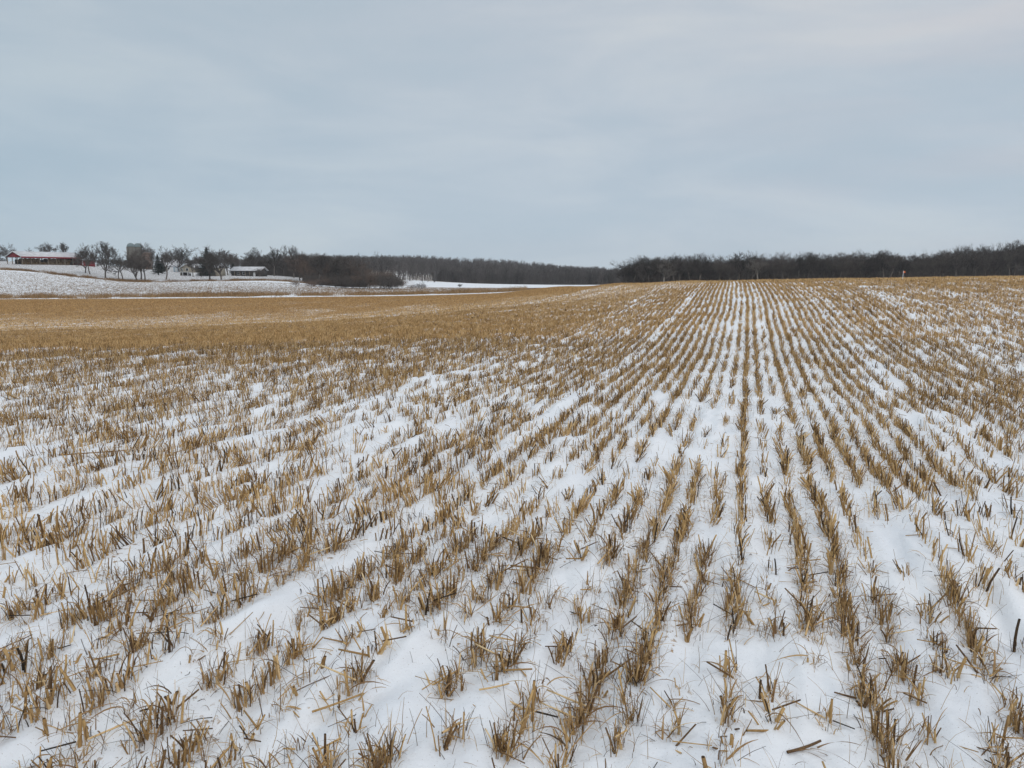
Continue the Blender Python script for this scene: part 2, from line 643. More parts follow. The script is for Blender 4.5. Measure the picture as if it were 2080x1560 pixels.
def ground_material():
    m = bpy.data.materials.new('snowy_ground')
    m.use_nodes = True
    t = m.node_tree
    nn = t.nodes.new
    ll = t.links.new
    b = t.nodes['Principled BSDF']
    b.inputs['Roughness'].default_value = .62
    b.inputs['Specular IOR Level'].default_value = .25
    geo = nn('ShaderNodeNewGeometry')

    def nz(scale, detail=4, rough=.55, loc=(0, 0, 0), sc=(1, 1, 1)):
        mpp = nn('ShaderNodeMapping')
        mpp.inputs['Location'].default_value = loc
        mpp.inputs['Scale'].default_value = sc
        ll(geo.outputs['Position'], mpp.inputs[0])
        x = nn('ShaderNodeTexNoise')
        x.inputs['Scale'].default_value = scale
        x.inputs['Detail'].default_value = detail
        x.inputs['Roughness'].default_value = rough
        ll(mpp.outputs[0], x.inputs['Vector'])
        return x.outputs['Fac']

    def attr(k):
        a = nn('ShaderNodeAttribute')
        a.attribute_name = k
        return a.outputs['Fac']

    def mathn(op, a, b_=None, c=None):
        x = nn('ShaderNodeMath')
        x.operation = op
        x.use_clamp = op != 'MULTIPLY_ADD' and op != 'SUBTRACT' and op != 'ADD'
        for i, v in enumerate((a, b_, c)):
            if v is None:
                continue
            if isinstance(v, (int, float)):
                x.inputs[i].default_value = v
            else:
                ll(v, x.inputs[i])
        return x.outputs[0]

    def step(v, lo, hi):
        x = nn('ShaderNodeMapRange')
        x.interpolation_type = 'SMOOTHSTEP'
        ll(v, x.inputs['Value'])
        for nme, val in (('From Min', lo), ('From Max', hi)):
            if isinstance(val, (int, float)):
                x.inputs[nme].default_value = val
            else:
                ll(val, x.inputs[nme])
        return x.outputs[0]

    def mix(f, a, c):
        x = nn('ShaderNodeMix')
        x.data_type = 'RGBA'
        ll(f, x.inputs['Factor'])
        for nme, val in (('A', a), ('B', c)):
            if isinstance(val, tuple):
                x.inputs[nme].default_value = (*val, 1)
            else:
                ll(val, x.inputs[nme])
        return x.outputs['Result']

    snow = mix(step(nz(1.3, 5), .3, .7), (.76, .79, .84), (.83, .85, .885))
    litter = mix(step(nz(60, 3), .35, .65), (.16, .10, .055), (.46, .30, .15))
    straw = attr('straw')
    thr = mathn('SUBTRACT', 1.02, straw)
    f1 = step(nz(26, 5, .65), mathn('SUBTRACT', thr, .07), mathn('ADD', thr, .05))
    col = mix(f1, snow, litter)
    chaff = mathn('MULTIPLY', step(nz(150, 3, .6, (2, 7, 1)), .665, .70), step(straw, .1, .3))
    col = mix(chaff, col, (.22, .15, .085))
    # old stalks poking through the far field
    speckc = mix(step(nz(1.1, 2), .3, .7), (.10, .075, .055), (.24, .18, .13))
    thr2 = mathn('SUBTRACT', 1.0, attr('speck'))
    f2 = step(nz(3.6, 4, .7, (5, 2, 0), (1, .6, 1)), mathn('SUBTRACT', thr2, .03), mathn('ADD', thr2, .03))
    col = mix(f2, col, speckc)
    grassc = mix(step(nz(.8, 3), .3, .7), (.13, .085, .055), (.30, .21, .13))
    thr3 = mathn('SUBTRACT', 1.0, attr('rough'))
    f3 = step(nz(.7, 5, .7, (9, 4, 0), (1, .6, 1)), mathn('SUBTRACT', thr3, .05), mathn('ADD', thr3, .05))
    col = mix(f3, col, grassc)
    ll(col, b.inputs['Base Color'])
    bp = nn('ShaderNodeBump')
    bp.inputs['Strength'].default_value = .35
    bp.inputs['Distance'].default_value = .012
    ll(nz(55, 5, .6), bp.inputs['Height'])
    bp2 = nn('ShaderNodeBump')
    bp2.inputs['Strength'].default_value = .55
    bp2.inputs['Distance'].default_value = .003
    ll(nz(420, 2, .6), bp2.inputs['Height'])
    ll(bp.outputs[0], bp2.inputs['Normal'])
    ll(bp2.outputs[0], b.inputs['Normal'])
    return m


# ------------------------------------------------------------------ the ground, one sheet to the horizon
def hedge_line(x, y):
    """distance from the rough grass line below the farm"""
    u = x / np.maximum(y, 10.0)
    yl = np.interp(u, [-1.3, -.693, -.60, -.53, -.49, -.33, -.29, -.2], [262, 255, 243, 238, 243, 262, 262, 262])
    return y - yl


def build_ground():
    a1 = np.linspace(R(-46), R(46), 980)
    sidea = np.linspace(R(46), R(180), 60)[1:]
    ang = np.concatenate([-sidea[::-1], a1, sidea])
    r1 = np.exp(np.arange(math.log(1.1), math.log(42), .0042))
    r2 = np.exp(np.arange(math.log(42) + .008, math.log(900), .0085))
    r3 = np.exp(np.linspace(math.log(915), math.log(1500), 14))
    rad = np.concatenate([[0.02, .4, .75], r1, r2, r3])
    A, Rr = np.meshgrid(ang, rad)
    x = Rr * np.sin(A)
    y = Rr * np.cos(A)
    z = G(x, y)
    f = field_far(x, y)
    infield = smooth(1.0, .985, y / f) * (y > -50)
    d = density(x, y, True)
    # small melt hollows round the stands of stalks
    z = z - .024 * smooth(.35, .95, d) * infield * (1 - smooth(20, 40, Rr))
    straw = infield * np.clip(.22 + .18 * smooth(.45, 1.1, d) + .30 * smooth(28, 90, y) * smooth(.3, .8, d) + .10 * smooth(40, 90, y) * smooth(.2, -.2, x / np.maximum(y, 10)), 0, .66)
    u = x / np.maximum(y, 10.0)
    past = y - f
    sp = smooth(22, 32, past) * (1 - smooth(-12, -4, hedge_line(x, y))) * (u < .13)
    centre = smooth(-.17, -.12, u)
    sp_c = smooth(22, 30, past) * (1 - smooth(265, 285, y))
    speck = np.where(u < -.145, sp, sp_c) * .41
    speck = speck + .50 * (u < -.145) * smooth(-2, 6, hedge_line(x, y)) * (1 - smooth(480, 560, y))
    hl = hedge_line(x, y)
    rough = .62 * np.exp(-(hl / 7.0) ** 2) * (u < -.2)
    verge = np.exp(-((past - 20) / 4.5) ** 2)
    rough = np.maximum(rough, .50 * verge * (u < .02))
    rough = np.maximum(rough, .53 * smooth(462, 480, y) * smooth(-.19, -.13, u) * (1 - smooth(600, 640, y)))
    rough = np.maximum(rough, .75 * np.exp(-((y - 292) / 3.5) ** 2) * (u > -.12) * (u < .06))
    rough = np.maximum(rough, .7 * smooth(80, 100, y) * (u > .12))
    rough = np.maximum(rough, .45 * smooth(560, 700, y))
    rough = np.maximum(rough, .57 * smooth(285, 320, y) * smooth(-.31, -.27, u) * smooth(-.105, -.165, u + .02 * np.sin(y * .21)))
    sp2 = .42 * smooth(560, 640, y) * np.ones_like(x)
    speck = np.maximum(speck, np.where(u < -.1, sp2, 0))
    nr, na = A.shape
    V = np.stack([x, y, z], -1).reshape(-1, 3)
    i = np.arange(nr - 1)[:, None] * na + np.arange(na - 1)[None]
    Q = np.stack([i, i + 1, i + na + 1, i + na], -1).reshape(-1, 4)[:, ::-1]
    me = mesh_np('ground', V, [Q], {'straw': straw.ravel(), 'speck': speck.ravel(), 'rough': rough.ravel()},
                 smooth_shade=True, mat=ground_material())
    tag(link('ground', me), kind='structure')


build_ground()


# ------------------------------------------------------------------ stubble
def clump_centres():
    ks = np.arange(-820, 670)
    out_x, out_y, out_d = [], [], []
    for s0, s1, st in ((-2, 150, .152),):
        ss = np.arange(s0, s1, st)
        K, SS = np.meshgrid(ks, ss)
        K = K.ravel()
        SS = SS.ravel() + rng.uniform(-.07, .07, K.size)
        r = K * ROW + rng.normal(0, .010, K.size)
        x, y = xy_of(r, SS)
        ok = (y > -.6) & (np.abs(x) < .80 * y + 3.6) & (y < field_far(x, y) * .995)
        ok &= ~((x / np.maximum(y, 10) > .22) & (y > 66))
        x, y = x[ok], y[ok]
        d = density(x, y)
        keep = rng.random(len(x)) < np.clip(d * .95, 0, .97)
        out_x.append(x[keep])
        out_y.append(y[keep])
        out_d.append(d[keep])
    return np.concatenate(out_x), np.concatenate(out_y), np.concatenate(out_d)


cx, cy, cd = clump_centres()
order = np.argsort(np.hypot(cx, cy))
cx, cy, cd = cx[order], cy[order], cd[order]
vis = (cy > 1.75) & (np.abs(cx) < .74 * cy + .25)
near_i = np.where(vis)[0][:300]
far_mask = np.ones(len(cx), bool)
far_mask[near_i] = False
NEAR_R = math.hypot(cx[near_i[-1]], cy[near_i[-1]])


def lean_dirs(n, amount, rg, bias=None):
    a = rg.uniform(0, 2 * np.pi, n)
    t = np.abs(rg.normal(0, amount, n))
    t = np.minimum(t, 1.45)
    d = np.stack([np.sin(t) * np.cos(a), np.sin(t) * np.sin(a), np.cos(t)], -1)
    return d


def make_tuft_parts(seed, kind):
    """one stand of cut stalks: a run along the row, with dead leaves and grass"""
    rg = np.random.default_rng(seed)
    n = {'dense': rg.integers(15, 24), 'mid': rg.integers(6, 12), 'sparse': rg.integers(2, 5), 'flop': rg.integers(5, 10)}[kind]
    ext = {'dense': .045, 'mid': .036, 'sparse': .026, 'flop': .035}[kind]
    P = np.stack([rg.normal(0, .016, n), rg.normal(0, ext, n), np.full(n, -.035)], -1)
    lean = {'dense': .17, 'mid': .28, 'sparse': .42, 'flop': .85}[kind]
    D = lean_dirs(n, lean, rg)
    D[:, :2] += P[:, :2] * 1.8
    D = unit(D)
    hb = {'dense': .078, 'mid': .066, 'sparse': .058, 'flop': .085}[kind]
    Ln = np.clip(rg.normal(hb, .026, n), .022, .15) + .035
    r0 = np.clip(rg.gamma(2.4, .00105, n), .0010, .0068)
    tone = np.where(rg.random(n) < .36, rg.normal(.15, .10, n), rg.normal(.52, .17, n)).clip(.0, .97)
    bend = np.stack([rg.normal(0, .016, n), rg.normal(0, .016, n), -rg.uniform(0, .012, n)], -1)
    parts = [tubes(P, D, Ln, r0 * 1.15, r0 * .88, bend, 6, 5, tone, True, rg.uniform(.6, 1, n))]
    # split sheaths hugging the thicker stalks
    m = max(2, n // 2)
    idx = rg.choice(n, m, replace=False)
    sd2 = unit(np.stack([rg.normal(0, 1, m), rg.normal(0, 1, m), np.zeros(m)], -1))
    Ps = P[idx] + sd2 * r0[idx][:, None]
    leafs = [ribbons(Ps, unit(D[idx] + sd2 * .10), Ln[idx] * rg.uniform(.6, 1.08, m), r0[idx] * 2.6,
                     rg.uniform(0, .06, m), 3, np.clip(tone[idx] + rg.normal(.08, .15, m), .05, 1),
                     side=unit(np.cross(D[idx], sd2)))]
    # thin stiff grass stems
    g = int(rg.integers(5, 12)) + (8 if kind == 'dense' else 0)
    Pg = np.stack([rg.normal(0, .035, g), rg.normal(0, ext * 1.2, g), np.full(g, -.02)], -1)
    Dg = lean_dirs(g, .38, rg)
    tg = np.clip(rg.normal(.35, .22, g), 0, .9)
    rg0 = rg.uniform(.0007, .0017, g)
    bg_ = np.stack([rg.normal(0, .03, g), rg.normal(0, .03, g), -rg.uniform(0, .02, g)], -1)
    parts.append(tubes(Pg, Dg, rg.uniform(.05, .18, g), rg0, rg0 * .5, bg_, 3, 5, tg, False))
    # curled dead leaves
    q = int(rg.integers(4, 9)) + (5 if kind in ('dense', 'flop') else 0)
    Pl = np.stack([rg.normal(0, .02, q), rg.normal(0, ext, q), rg.uniform(0, .05, q)], -1)
    Dl = lean_dirs(q, .75, rg)
    leafs.append(ribbons(Pl, Dl, rg.uniform(.05, .17, q), rg.uniform(.0025, .008, q), rg.uniform(.25, .9, q), 6,
                         np.clip(rg.normal(.42, .22, q), .05, 1), curl=rg.uniform(0, 2.5)))
    q = int(rg.integers(12, 26))
    Pl = np.stack([rg.normal(0, .04, q), rg.normal(0, ext * 1.3, q), np.full(q, -.004)], -1)
    Dl = lean_dirs(q, .8, rg)
    leafs.append(ribbons(Pl, Dl, rg.uniform(.03, .12, q), rg.uniform(.0010, .0034, q), rg.uniform(.3, .9, q), 5,
                         np.clip(rg.normal(.46, .22, q), .05, 1), curl=1.0))
    # flattened pieces lying over the snow at the foot
    q = int(rg.integers(0, 3)) + (3 if kind == 'flop' else 0)
    a = rg.uniform(0, 2 * np.pi, q)
    Df = unit(np.stack([np.cos(a), np.sin(a), rg.uniform(.05, .45, q)], -1))
    Pf = np.stack([rg.normal(0, .03, q), rg.normal(0, ext, q), rg.uniform(0.002, .03, q)], -1)
    rf = rg.uniform(.0012, .0045, q)
    parts.append(tubes(Pf, Df, rg.uniform(.04, .16, q), rf, rf * .8, np.zeros((q, 3)), 5, 3,
                       np.clip(rg.normal(.38, .25, q), 0, 1), True))
    return join(parts), join(leafs)


variants = []
for i in range(44):
    kind = 'dense' if i < 14 else 'mid' if i < 28 else 'sparse' if i < 37 else 'flop'
    (V1, F1, T1), (V2, F2, T2) = make_tuft_parts(100 + i, kind)
    variants.append((kind, mesh_np('stalks', V1, F1, {'tone': T1}, True, M_straw),
                     mesh_np('dry_leaves', V2, F2, {'tone': T2}, True, M_leaf)))
by_kind = {k: [v for v in variants if v[0] == k] for k in ('dense', 'mid', 'sparse', 'flop')}

protos = {}
rg = np.random.default_rng(77)
for n_, i in enumerate(near_i):
    d = cd[i]
    q = rg.random()
    if d > .78:
        kind = 'dense' if q < .8 else 'mid'
    elif d > .42:
        kind = 'dense' if q < .18 else 'mid' if q < .78 else 'flop' if q < .86 else 'sparse'
    else:
        kind = 'mid' if q < .25 else 'sparse' if q < .82 else 'flop'
    vi = int(rg.integers(len(by_kind[kind])))
    key = (kind, vi)
    if key not in protos:
        t = empty('stubble_tuft', (0, 0, 0))
        _, m1, m2 = by_kind[kind][vi]
        link('stalks', m1, t)
        link('dry_leaves', m2, t)
        tag(t, 'small clump of cut tan stalks standing in the snow nearest the camera', 'stubble clump',
            'clumps of cut stalks in the nearest snow')
        protos[key] = t
    else:
        t = dup(protos[key])
    t.location = (cx[i], cy[i], float(G(cx[i], cy[i])) - .012)
    t.rotation_euler = (0, 0, -RA + rg.normal(0, .25) + (math.pi if rg.random() < .5 else 0))
    sc = rg.uniform(.78, 1.22)
    t.scale = (sc * (1 if rg.random() < .5 else -1), sc, sc * rg.uniform(.85, 1.12))


def stamp_field():
    fx, fy, fd = cx[far_mask], cy[far_mask], cd[far_mask]
    D_ = np.hypot(fx, fy)
    rg = np.random.default_rng(9)
    parts = []
    farparts = []
    midparts = []
    for lo, hi, n0, n1, lod in ((0, 8.5, 15, 16, 0), (8.5, 18, 14, 9, 1), (18, 42, 12, 3, 2), (42, 75, 7, 0, 3), (75, 400, 5.5, 0, 3)):
        sel = (D_ >= lo) & (D_ < hi)
        x, y, d = fx[sel], fy[sel], fd[sel]
        cnt = np.maximum(1, (n0 * (.30 + .85 * d) * rg.uniform(.5, 1.4, len(x)))).astype(int)
        idx = np.repeat(np.arange(len(x)), cnt)
        n = len(idx)
        dr = rg.normal(0, .017, n)
        ds = rg.normal(0, .062, n)
        px = x[idx] + dr * CA + ds * SA
        py = y[idx] - dr * SA + ds * CA
        P = np.stack([px, py, G(px, py) - .03], -1)
        cl_lean = rg.gamma(2, .11, len(x))[idx]
        ca = rg.uniform(0, 6.28, len(x))[idx]
        D = lean_dirs(n, .24, rg)
        D[:, 0] += np.cos(ca) * cl_lean
        D[:, 1] += np.sin(ca) * cl_lean
        D = unit(D)
        hc = rg.uniform(.75, 1.2, len(x))[idx]
        Ln = np.clip(rg.normal(.074, .026, n), .025, .15) * hc + .03
        ctone = rg.normal((.51, .52, .53, .55)[lod], .12 if lod < 2 else .19, len(x))[idx]
        tone = np.clip(np.where(rg.random(n) < (.30, .24, .13, .13)[lod], .17 + rg.normal(0, .09, n), ctone + rg.normal(0, .16, n)), .0, 1)
        r0 = np.clip(rg.gamma(3.0, .00095, n), .0011, .0072) * np.clip(.9 + lo / 120, .9, 1.5)
        bend = np.stack([rg.normal(0, .012, n), rg.normal(0, .012, n), np.zeros(n)], -1)
        if lod == 0:
            parts.append(tubes(P, D, Ln, r0 * 1.1, r0 * .85, bend, 5, 3, tone, True))
        elif lod == 1:
            parts.append(tubes(P, D, Ln, r0 * 1.15, r0 * .85, bend, 3, 3, tone, False))
        elif lod == 2:
            midparts.append(tubes(P, D, Ln, r0 * 1.25, r0 * .95, bend, 3, 2, tone, False))
        else:
            a = rg.uniform(0, np.pi, n)
            sdv = np.stack([np.cos(a), np.sin(a) * .5, np.zeros(n)], -1)
            w = r0 * (2.6 if lo < 70 else 3.4)
            farparts.append(ribbons(P, D, Ln * 1.02, w * 1.6, np.zeros(n), 1, tone, side=unit(sdv)))
        # grass and leaves between the stalks
        if n1:
            cnt = np.maximum(0, (n1 * (.5 + .6 * d) * rg.uniform(.3, 1.6, len(x)))).astype(int)
            idx = np.repeat(np.arange(len(x)), cnt)
            n = len(idx)
            dr = rg.normal(0, .045, n)
            ds = rg.normal(0, .09, n)
            px = x[idx] + dr * CA + ds * SA
            py = y[idx] - dr * SA + ds * CA
            P = np.stack([px, py, G(px, py) - .008], -1)
            D = lean_dirs(n, .62, rg)
            segs = 4 if lod == 0 else 3 if lod == 1 else 2
            parts.append(ribbons(P, D, rg.uniform(.03, .14, n), rg.uniform(.0012, .0038, n) * (1 + .4 * lod), rg.uniform(.1, .7, n), segs,
                                 np.clip(rg.normal(.42, .22, n), 0, 1), curl=1.2))
    V, F, T = join(parts)
    o = link('stubble', mesh_np('stubble', V, F, {'tone': T}, True, M_straw))
    tag(o, 'rows of cut tan stalks poking through the snow across the field', 'stubble', kind='stuff')
    V, F, T = join(midparts)
    o = link('middle_stubble', mesh_np('middle_stubble', V, F, {'tone': T}, True, M_far_straw))
    tag(o, 'golden stubble rows in the middle distance and up the rise', 'stubble', kind='stuff')
    V, F, T = join(farparts)
    o = link('distant_stubble', mesh_np('distant_stubble', V, F, {'tone': T}, False, M_far_straw))
    tag(o, 'ochre stubble rows on the far half of the field up to its edge', 'stubble', kind='stuff')
    print('clumps', len(cx), 'near radius', NEAR_R)


stamp_field()


def stray_stalks():
    """loose bits and thin weeds between the rows"""
    rg = np.random.default_rng(31)
    n = 8500
    y = .2 + 25 * rg.random(n) ** 1.5
    x = (rg.random(n) * 2 - 1) * (.78 * y + 2.4)
    P = np.stack([x, y, G(x, y) + .001], -1)
    h = n // 3
    a = rg.uniform(0, 6.28, n)
    Df = np.stack([np.cos(a), np.sin(a), rg.uniform(-.02, .22, n)], -1)
    Du = lean_dirs(n, .5, rg)
    D = unit(np.where((np.arange(n) < h)[:, None], Df, Du))
    r = np.where(np.arange(n) < h, rg.uniform(.0009, .0032, n), rg.uniform(.0005, .0013, n))
    Ln = np.where(np.arange(n) < h, rg.uniform(.02, .13, n), rg.uniform(.03, .15, n))
    bend = np.stack([rg.normal(0, .025, n), rg.normal(0, .025, n), -rg.uniform(0, .012, n)], -1)
    V, F, T = tubes(P, D, Ln, r, r * .6, bend, 3, 4, np.clip(rg.normal(.30, .22, n), 0, 1), False)
    o = link('loose_straw', mesh_np('loose_straw', V, F, {'tone': T}, True, M_straw))
    tag(o, 'scattered loose straw and thin weed stems on the snow between rows', 'straw', kind='stuff')


stray_stalks()


def px_ground(px, py):
    """where a sight line through the given point of the photograph meets the ground"""
    v = (py - 780) / 1485.0
    cp, sp = math.cos(PITCH), math.sin(PITCH)
    dy = cp - v * sp
    dz = -sp - v * cp
    dx = (px - 1040) / 1485.0
    t = 1.0
    while t < 2000:
        X, Y, Z = dx * t, dy * t, EYE + dz * t
        if Z <= float(H(X, Y)):
            return X, Y
        t *= 1.01
    return X, Y


def fallen_stalk(px, py, length, rz, rad, label, tone, forks=2, seed=1):
    x, y = px_ground(px, py)
    z = float(G(x, y))
    rg = np.random.default_rng(seed)
    t = empty('fallen_stalk', (x, y, z), rz)
    P = np.array([[-length / 2, 0, rad * .6]])
    V, F, T = tubes(P, unit(np.array([[1, .05, .06]])), np.array([length]), np.array([rad]), np.array([rad * .8]),
                    np.array([[0, .03, -.01]]), 8, 7, np.array([tone]), True, np.array([.7]))
    link('stem', mesh_np('stem', V, F, {'tone': T}, True, M_straw), t)
    n = forks
    Pf = np.stack([rg.uniform(-.4, .4, n) * length, np.zeros(n), np.full(n, rad)], -1)
    a = rg.uniform(-1.3, 1.3, n)
    Df = unit(np.stack([np.cos(a) * .8, np.sin(a), rg.uniform(.1, .8, n)], -1))
    V, F, T = ribbons(Pf, Df, rg.uniform(.08, .17, n), rg.uniform(.005, .011, n), rg.uniform(.3, .8, n), 7,
                      np.full(n, min(1, tone + .15)), curl=1.5)
    link('dry_leaf', mesh_np('dry_leaf', V, F, {'tone': T}, True, M_leaf), t)
    tag(t, label, 'stalk')


fallen_stalk(1640, 1524, .15, .18, .0062, 'thick dark broken stalk lying flat at the bottom edge right of centre', .16, 4, 3)
fallen_stalk(690, 1440, .2, .42, .0052, 'long pale leafy stalk lying flat on bare snow at lower left of centre', .45, 4, 4)
fallen_stalk(905, 1382, .2, .65, .0048, 'long tan stalk slumped across a tangled clump at bottom centre', .62, 5, 5)
fallen_stalk(1005, 1410, .12, .1, .0045, 'short pale bent stalk lying on snow just right of the tangled clump', .72, 2, 6)
fallen_stalk(180, 925, .62, .03, .008, 'long thin brown stalk lying across the rows on the left', .3, 3, 7)


# ------------------------------------------------------------------ bare trees
def gen_tree(seed, style):
    """returns trunk and crown segment lists (p0, p1, r0, r1), 10 m tall"""
    rd = random.Random(seed)
    st = {
        'oak': dict(trunk=(.20, .30), limbs=(6, 8), up=.30, spread=(.55, 1.15), ln=.36, kids=(6, 5, 5), wob=.30, r=.24),
        'tall': dict(trunk=(.30, .42), limbs=(6, 8), up=.42, spread=(.35, .85), ln=.32, kids=(6, 5, 5), wob=.22, r=.19),
        'vase': dict(trunk=(.12, .2), limbs=(7, 9), up=.48, spread=(.2, .75), ln=.42, kids=(6, 5, 5), wob=.18, r=.20),
        'bush': dict(trunk=(.01, .03), limbs=(13, 18), up=.40, spread=(.1, .85), ln=.42, kids=(5, 4, 3), wob=.16, r=.06),
        'thin': dict(trunk=(.34, .44), limbs=(5, 6), up=.45, spread=(.3, .8), ln=.30, kids=(4, 4, 4), wob=.22, r=.15),
        'lite': dict(trunk=(.30, .45), limbs=(5, 6), up=.45, spread=(.3, .85), ln=.30, kids=(4, 4, 0), wob=.2, r=.2),
    }[style]
    trunk, crown = [], []
    Hh = 10.0

    def rnd_dir(d, ang):
        ax = Vector((rd.gauss(0, 1), rd.gauss(0, 1), rd.gauss(0, 1)))
        p = d.cross(ax)
        if p.length < 1e-4:
            p = Vector((1, 0, 0))
        p.normalize()
        return (d * math.cos(ang) + p * math.sin(ang)).normalized()

    def grow(p, d, ln, r, depth):
        kids = st['kids']
        nseg = {1: 5, 2: 4, 3: 3}.get(depth, 1)
        lst = crown
        pts = []
        for i in range(nseg):
            d = (d + Vector((rd.gauss(0, 1), rd.gauss(0, 1), rd.gauss(0, 1))) * st['wob'] * .55 + Vector((0, 0, st['up'] * .22))).normalized()
            q = p + d * (ln / nseg)
            r2 = r * (1 - .55 / nseg)
            lst.append((p.copy(), q.copy(), r, r2))
            p, r = q, r2
            pts.append((p.copy(), d.copy(), r))
        if depth <= 3:
            nk = kids[depth - 1]
            if nk:
                nk = nk + rd.randint(-1, 1)
            for j in range(nk):
                f = rd.uniform(.25, 1.0)
                i = min(nseg - 1, int(f * nseg))
                pp, dd, r_ = pts[i]
                nd = rnd_dir(dd, rd.uniform(.35, 1.0))
                nd = (nd + Vector((0, 0, st['up'] * .35))).normalized()
                grow(pp, nd, ln * rd.uniform(.42, .66) * (1.15 if depth == 3 else 1), max(.018, r_ * .62), depth + 1)

    p = Vector((0, 0, -.4))
    d = Vector((0, 0, 1))
    th = Hh * rd.uniform(*st['trunk'])
    r = st['r'] * 1.1
    n = 4
    for i in range(n):
        d = (d + Vector((rd.gauss(0, .07), rd.gauss(0, .07), 0))).normalized()
        q = p + d * ((th + .4) / n)
        r2 = r * .93
        trunk.append((p.copy(), q.copy(), r * (1.25 if i == 0 else 1), r2))
        p, r = q, r2
    nl = rd.randint(*st['limbs'])
    for j in range(nl):
        a = j / nl * 2 * math.pi * 1.0 + rd.uniform(-.4, .4)
        sp = rd.uniform(*st['spread'])
        if j == 0:
            sp *= .25
        dd = Vector((math.sin(sp) * math.cos(a), math.sin(sp) * math.sin(a), math.cos(sp)))
        back = rd.uniform(0, .35) * th if style in ('oak', 'tall', 'thin', 'lite') and j > 1 else 0
        grow(p - Vector((0, 0, back)), dd, Hh * st['ln'] * rd.uniform(.8, 1.2) * (1.25 if j == 0 else 1), r * rd.uniform(.5, .72), 1)
    zmax = max(s[1].z for s in crown)
    k = Hh / zmax
    f = lambda L_: [(a * k, b * k, c, e) for a, b, c, e in L_]
    return f(trunk), f(crown)


def seg_mesh(segs, sides, thick=1.0, twig_min=.0):
    P0 = np.array([s[0][:] for s in segs])
    P1 = np.array([s[1][:] for s in segs])
    r0 = np.maximum(np.array([s[2] for s in segs]) * thick, twig_min)
    r1 = np.maximum(np.array([s[3] for s in segs]) * thick, twig_min)
    D = P1 - P0
    Ln = np.linalg.norm(D, axis=1)
    D = D / Ln[:, None]
    n = len(segs)
    return tubes(P0, D, Ln * 1.02, r0, r1, np.zeros((n, 3)), sides, 2, np.zeros(n), False)


def tree_meshes(seed, style, bark, twig, twig_min=.022):
    tr, cr = gen_tree(seed, style)
    Vt, Ft, _ = seg_mesh(tr, 7)
    big = [s for s in cr if s[2] > .05]
    small = [s for s in cr if s[2] <= .05]
    ps = []
    if big:
        ps.append(seg_mesh(big, 5))
    if small:
        ps.append(seg_mesh(small, 3, 1, twig_min))
    Vc, Fc, _ = join(ps)
    return (mesh_np('trunk', Vt, Ft, None, True, bark), mesh_np('crown', Vc, Fc, None, False, twig))


TM = {}


def tree_kind(style, i, look='dark'):
    key = (style, i, look)
    if key not in TM:
        bark, twig = {'dark': (M_bark, M_twig), 'wood': (M_bark, M_twig_dark), 'warm': (M_bark, M_twig_warm), 'pale': (M_pale, M_pale_twig)}[look]
        TM[key] = tree_meshes(1000 + i * 17 + {'oak': 0, 'tall': 1, 'vase': 2, 'bush': 3, 'thin': 4}[style], style, bark, twig,
                              .027 if look in ('dark', 'pale') else .015 if look == 'wood' else .012)
    return TM[key]


TREE_PROTO = {}
trd = random.Random(4)


def put_tree(px, Y, top, width, style, var, label, look='dark', name='bare_tree', cat='tree', group=None, zoff=0.0, rz=None):
    """stands a tree Y metres ahead; 'top' is the row its crown reaches, 'width' its crown in metres"""
    x = xof(px, Y)
    z = float(H(x, Y)) + zoff
    ht = max(.8, zr(Y, top - (4.0 if name == 'bare_tree' else 1.0)) - z)
    key = (style, var, look, name)
    if key not in TREE_PROTO:
        t = empty(name, (0, 0, 0))
        m1, m2 = tree_kind(style, var, look)
        link('stem' if name == 'bare_bush' else 'trunk', m1, t)
        link('crown', m2, t)
        TREE_PROTO[key] = t
    else:
        t = dup(TREE_PROTO[key])
        if 'group' in t:
            del t['group']
    t.location = (x, Y, z)
    base_w = TREE_W[key[:3]]
    sx = width / base_w
    t.scale = (sx, sx, ht / 10.0)
    t.rotation_euler = (0, 0, trd.uniform(0, 6.28) if rz is None else rz)
    tag(t, label, cat, group)
    return t


class _W(dict):
    def __missing__(self, k):
        me = tree_kind(*k)[1]
        co = np.empty(len(me.vertices) * 3, np.float32)
        me.vertices.foreach_get('co', co)
        co = co.reshape(-1, 3)
        w = float(np.percentile(np.hypot(co[:, 0], co[:, 1]), 93) * 2)
        self[k] = w
        return w


TREE_W = _W()

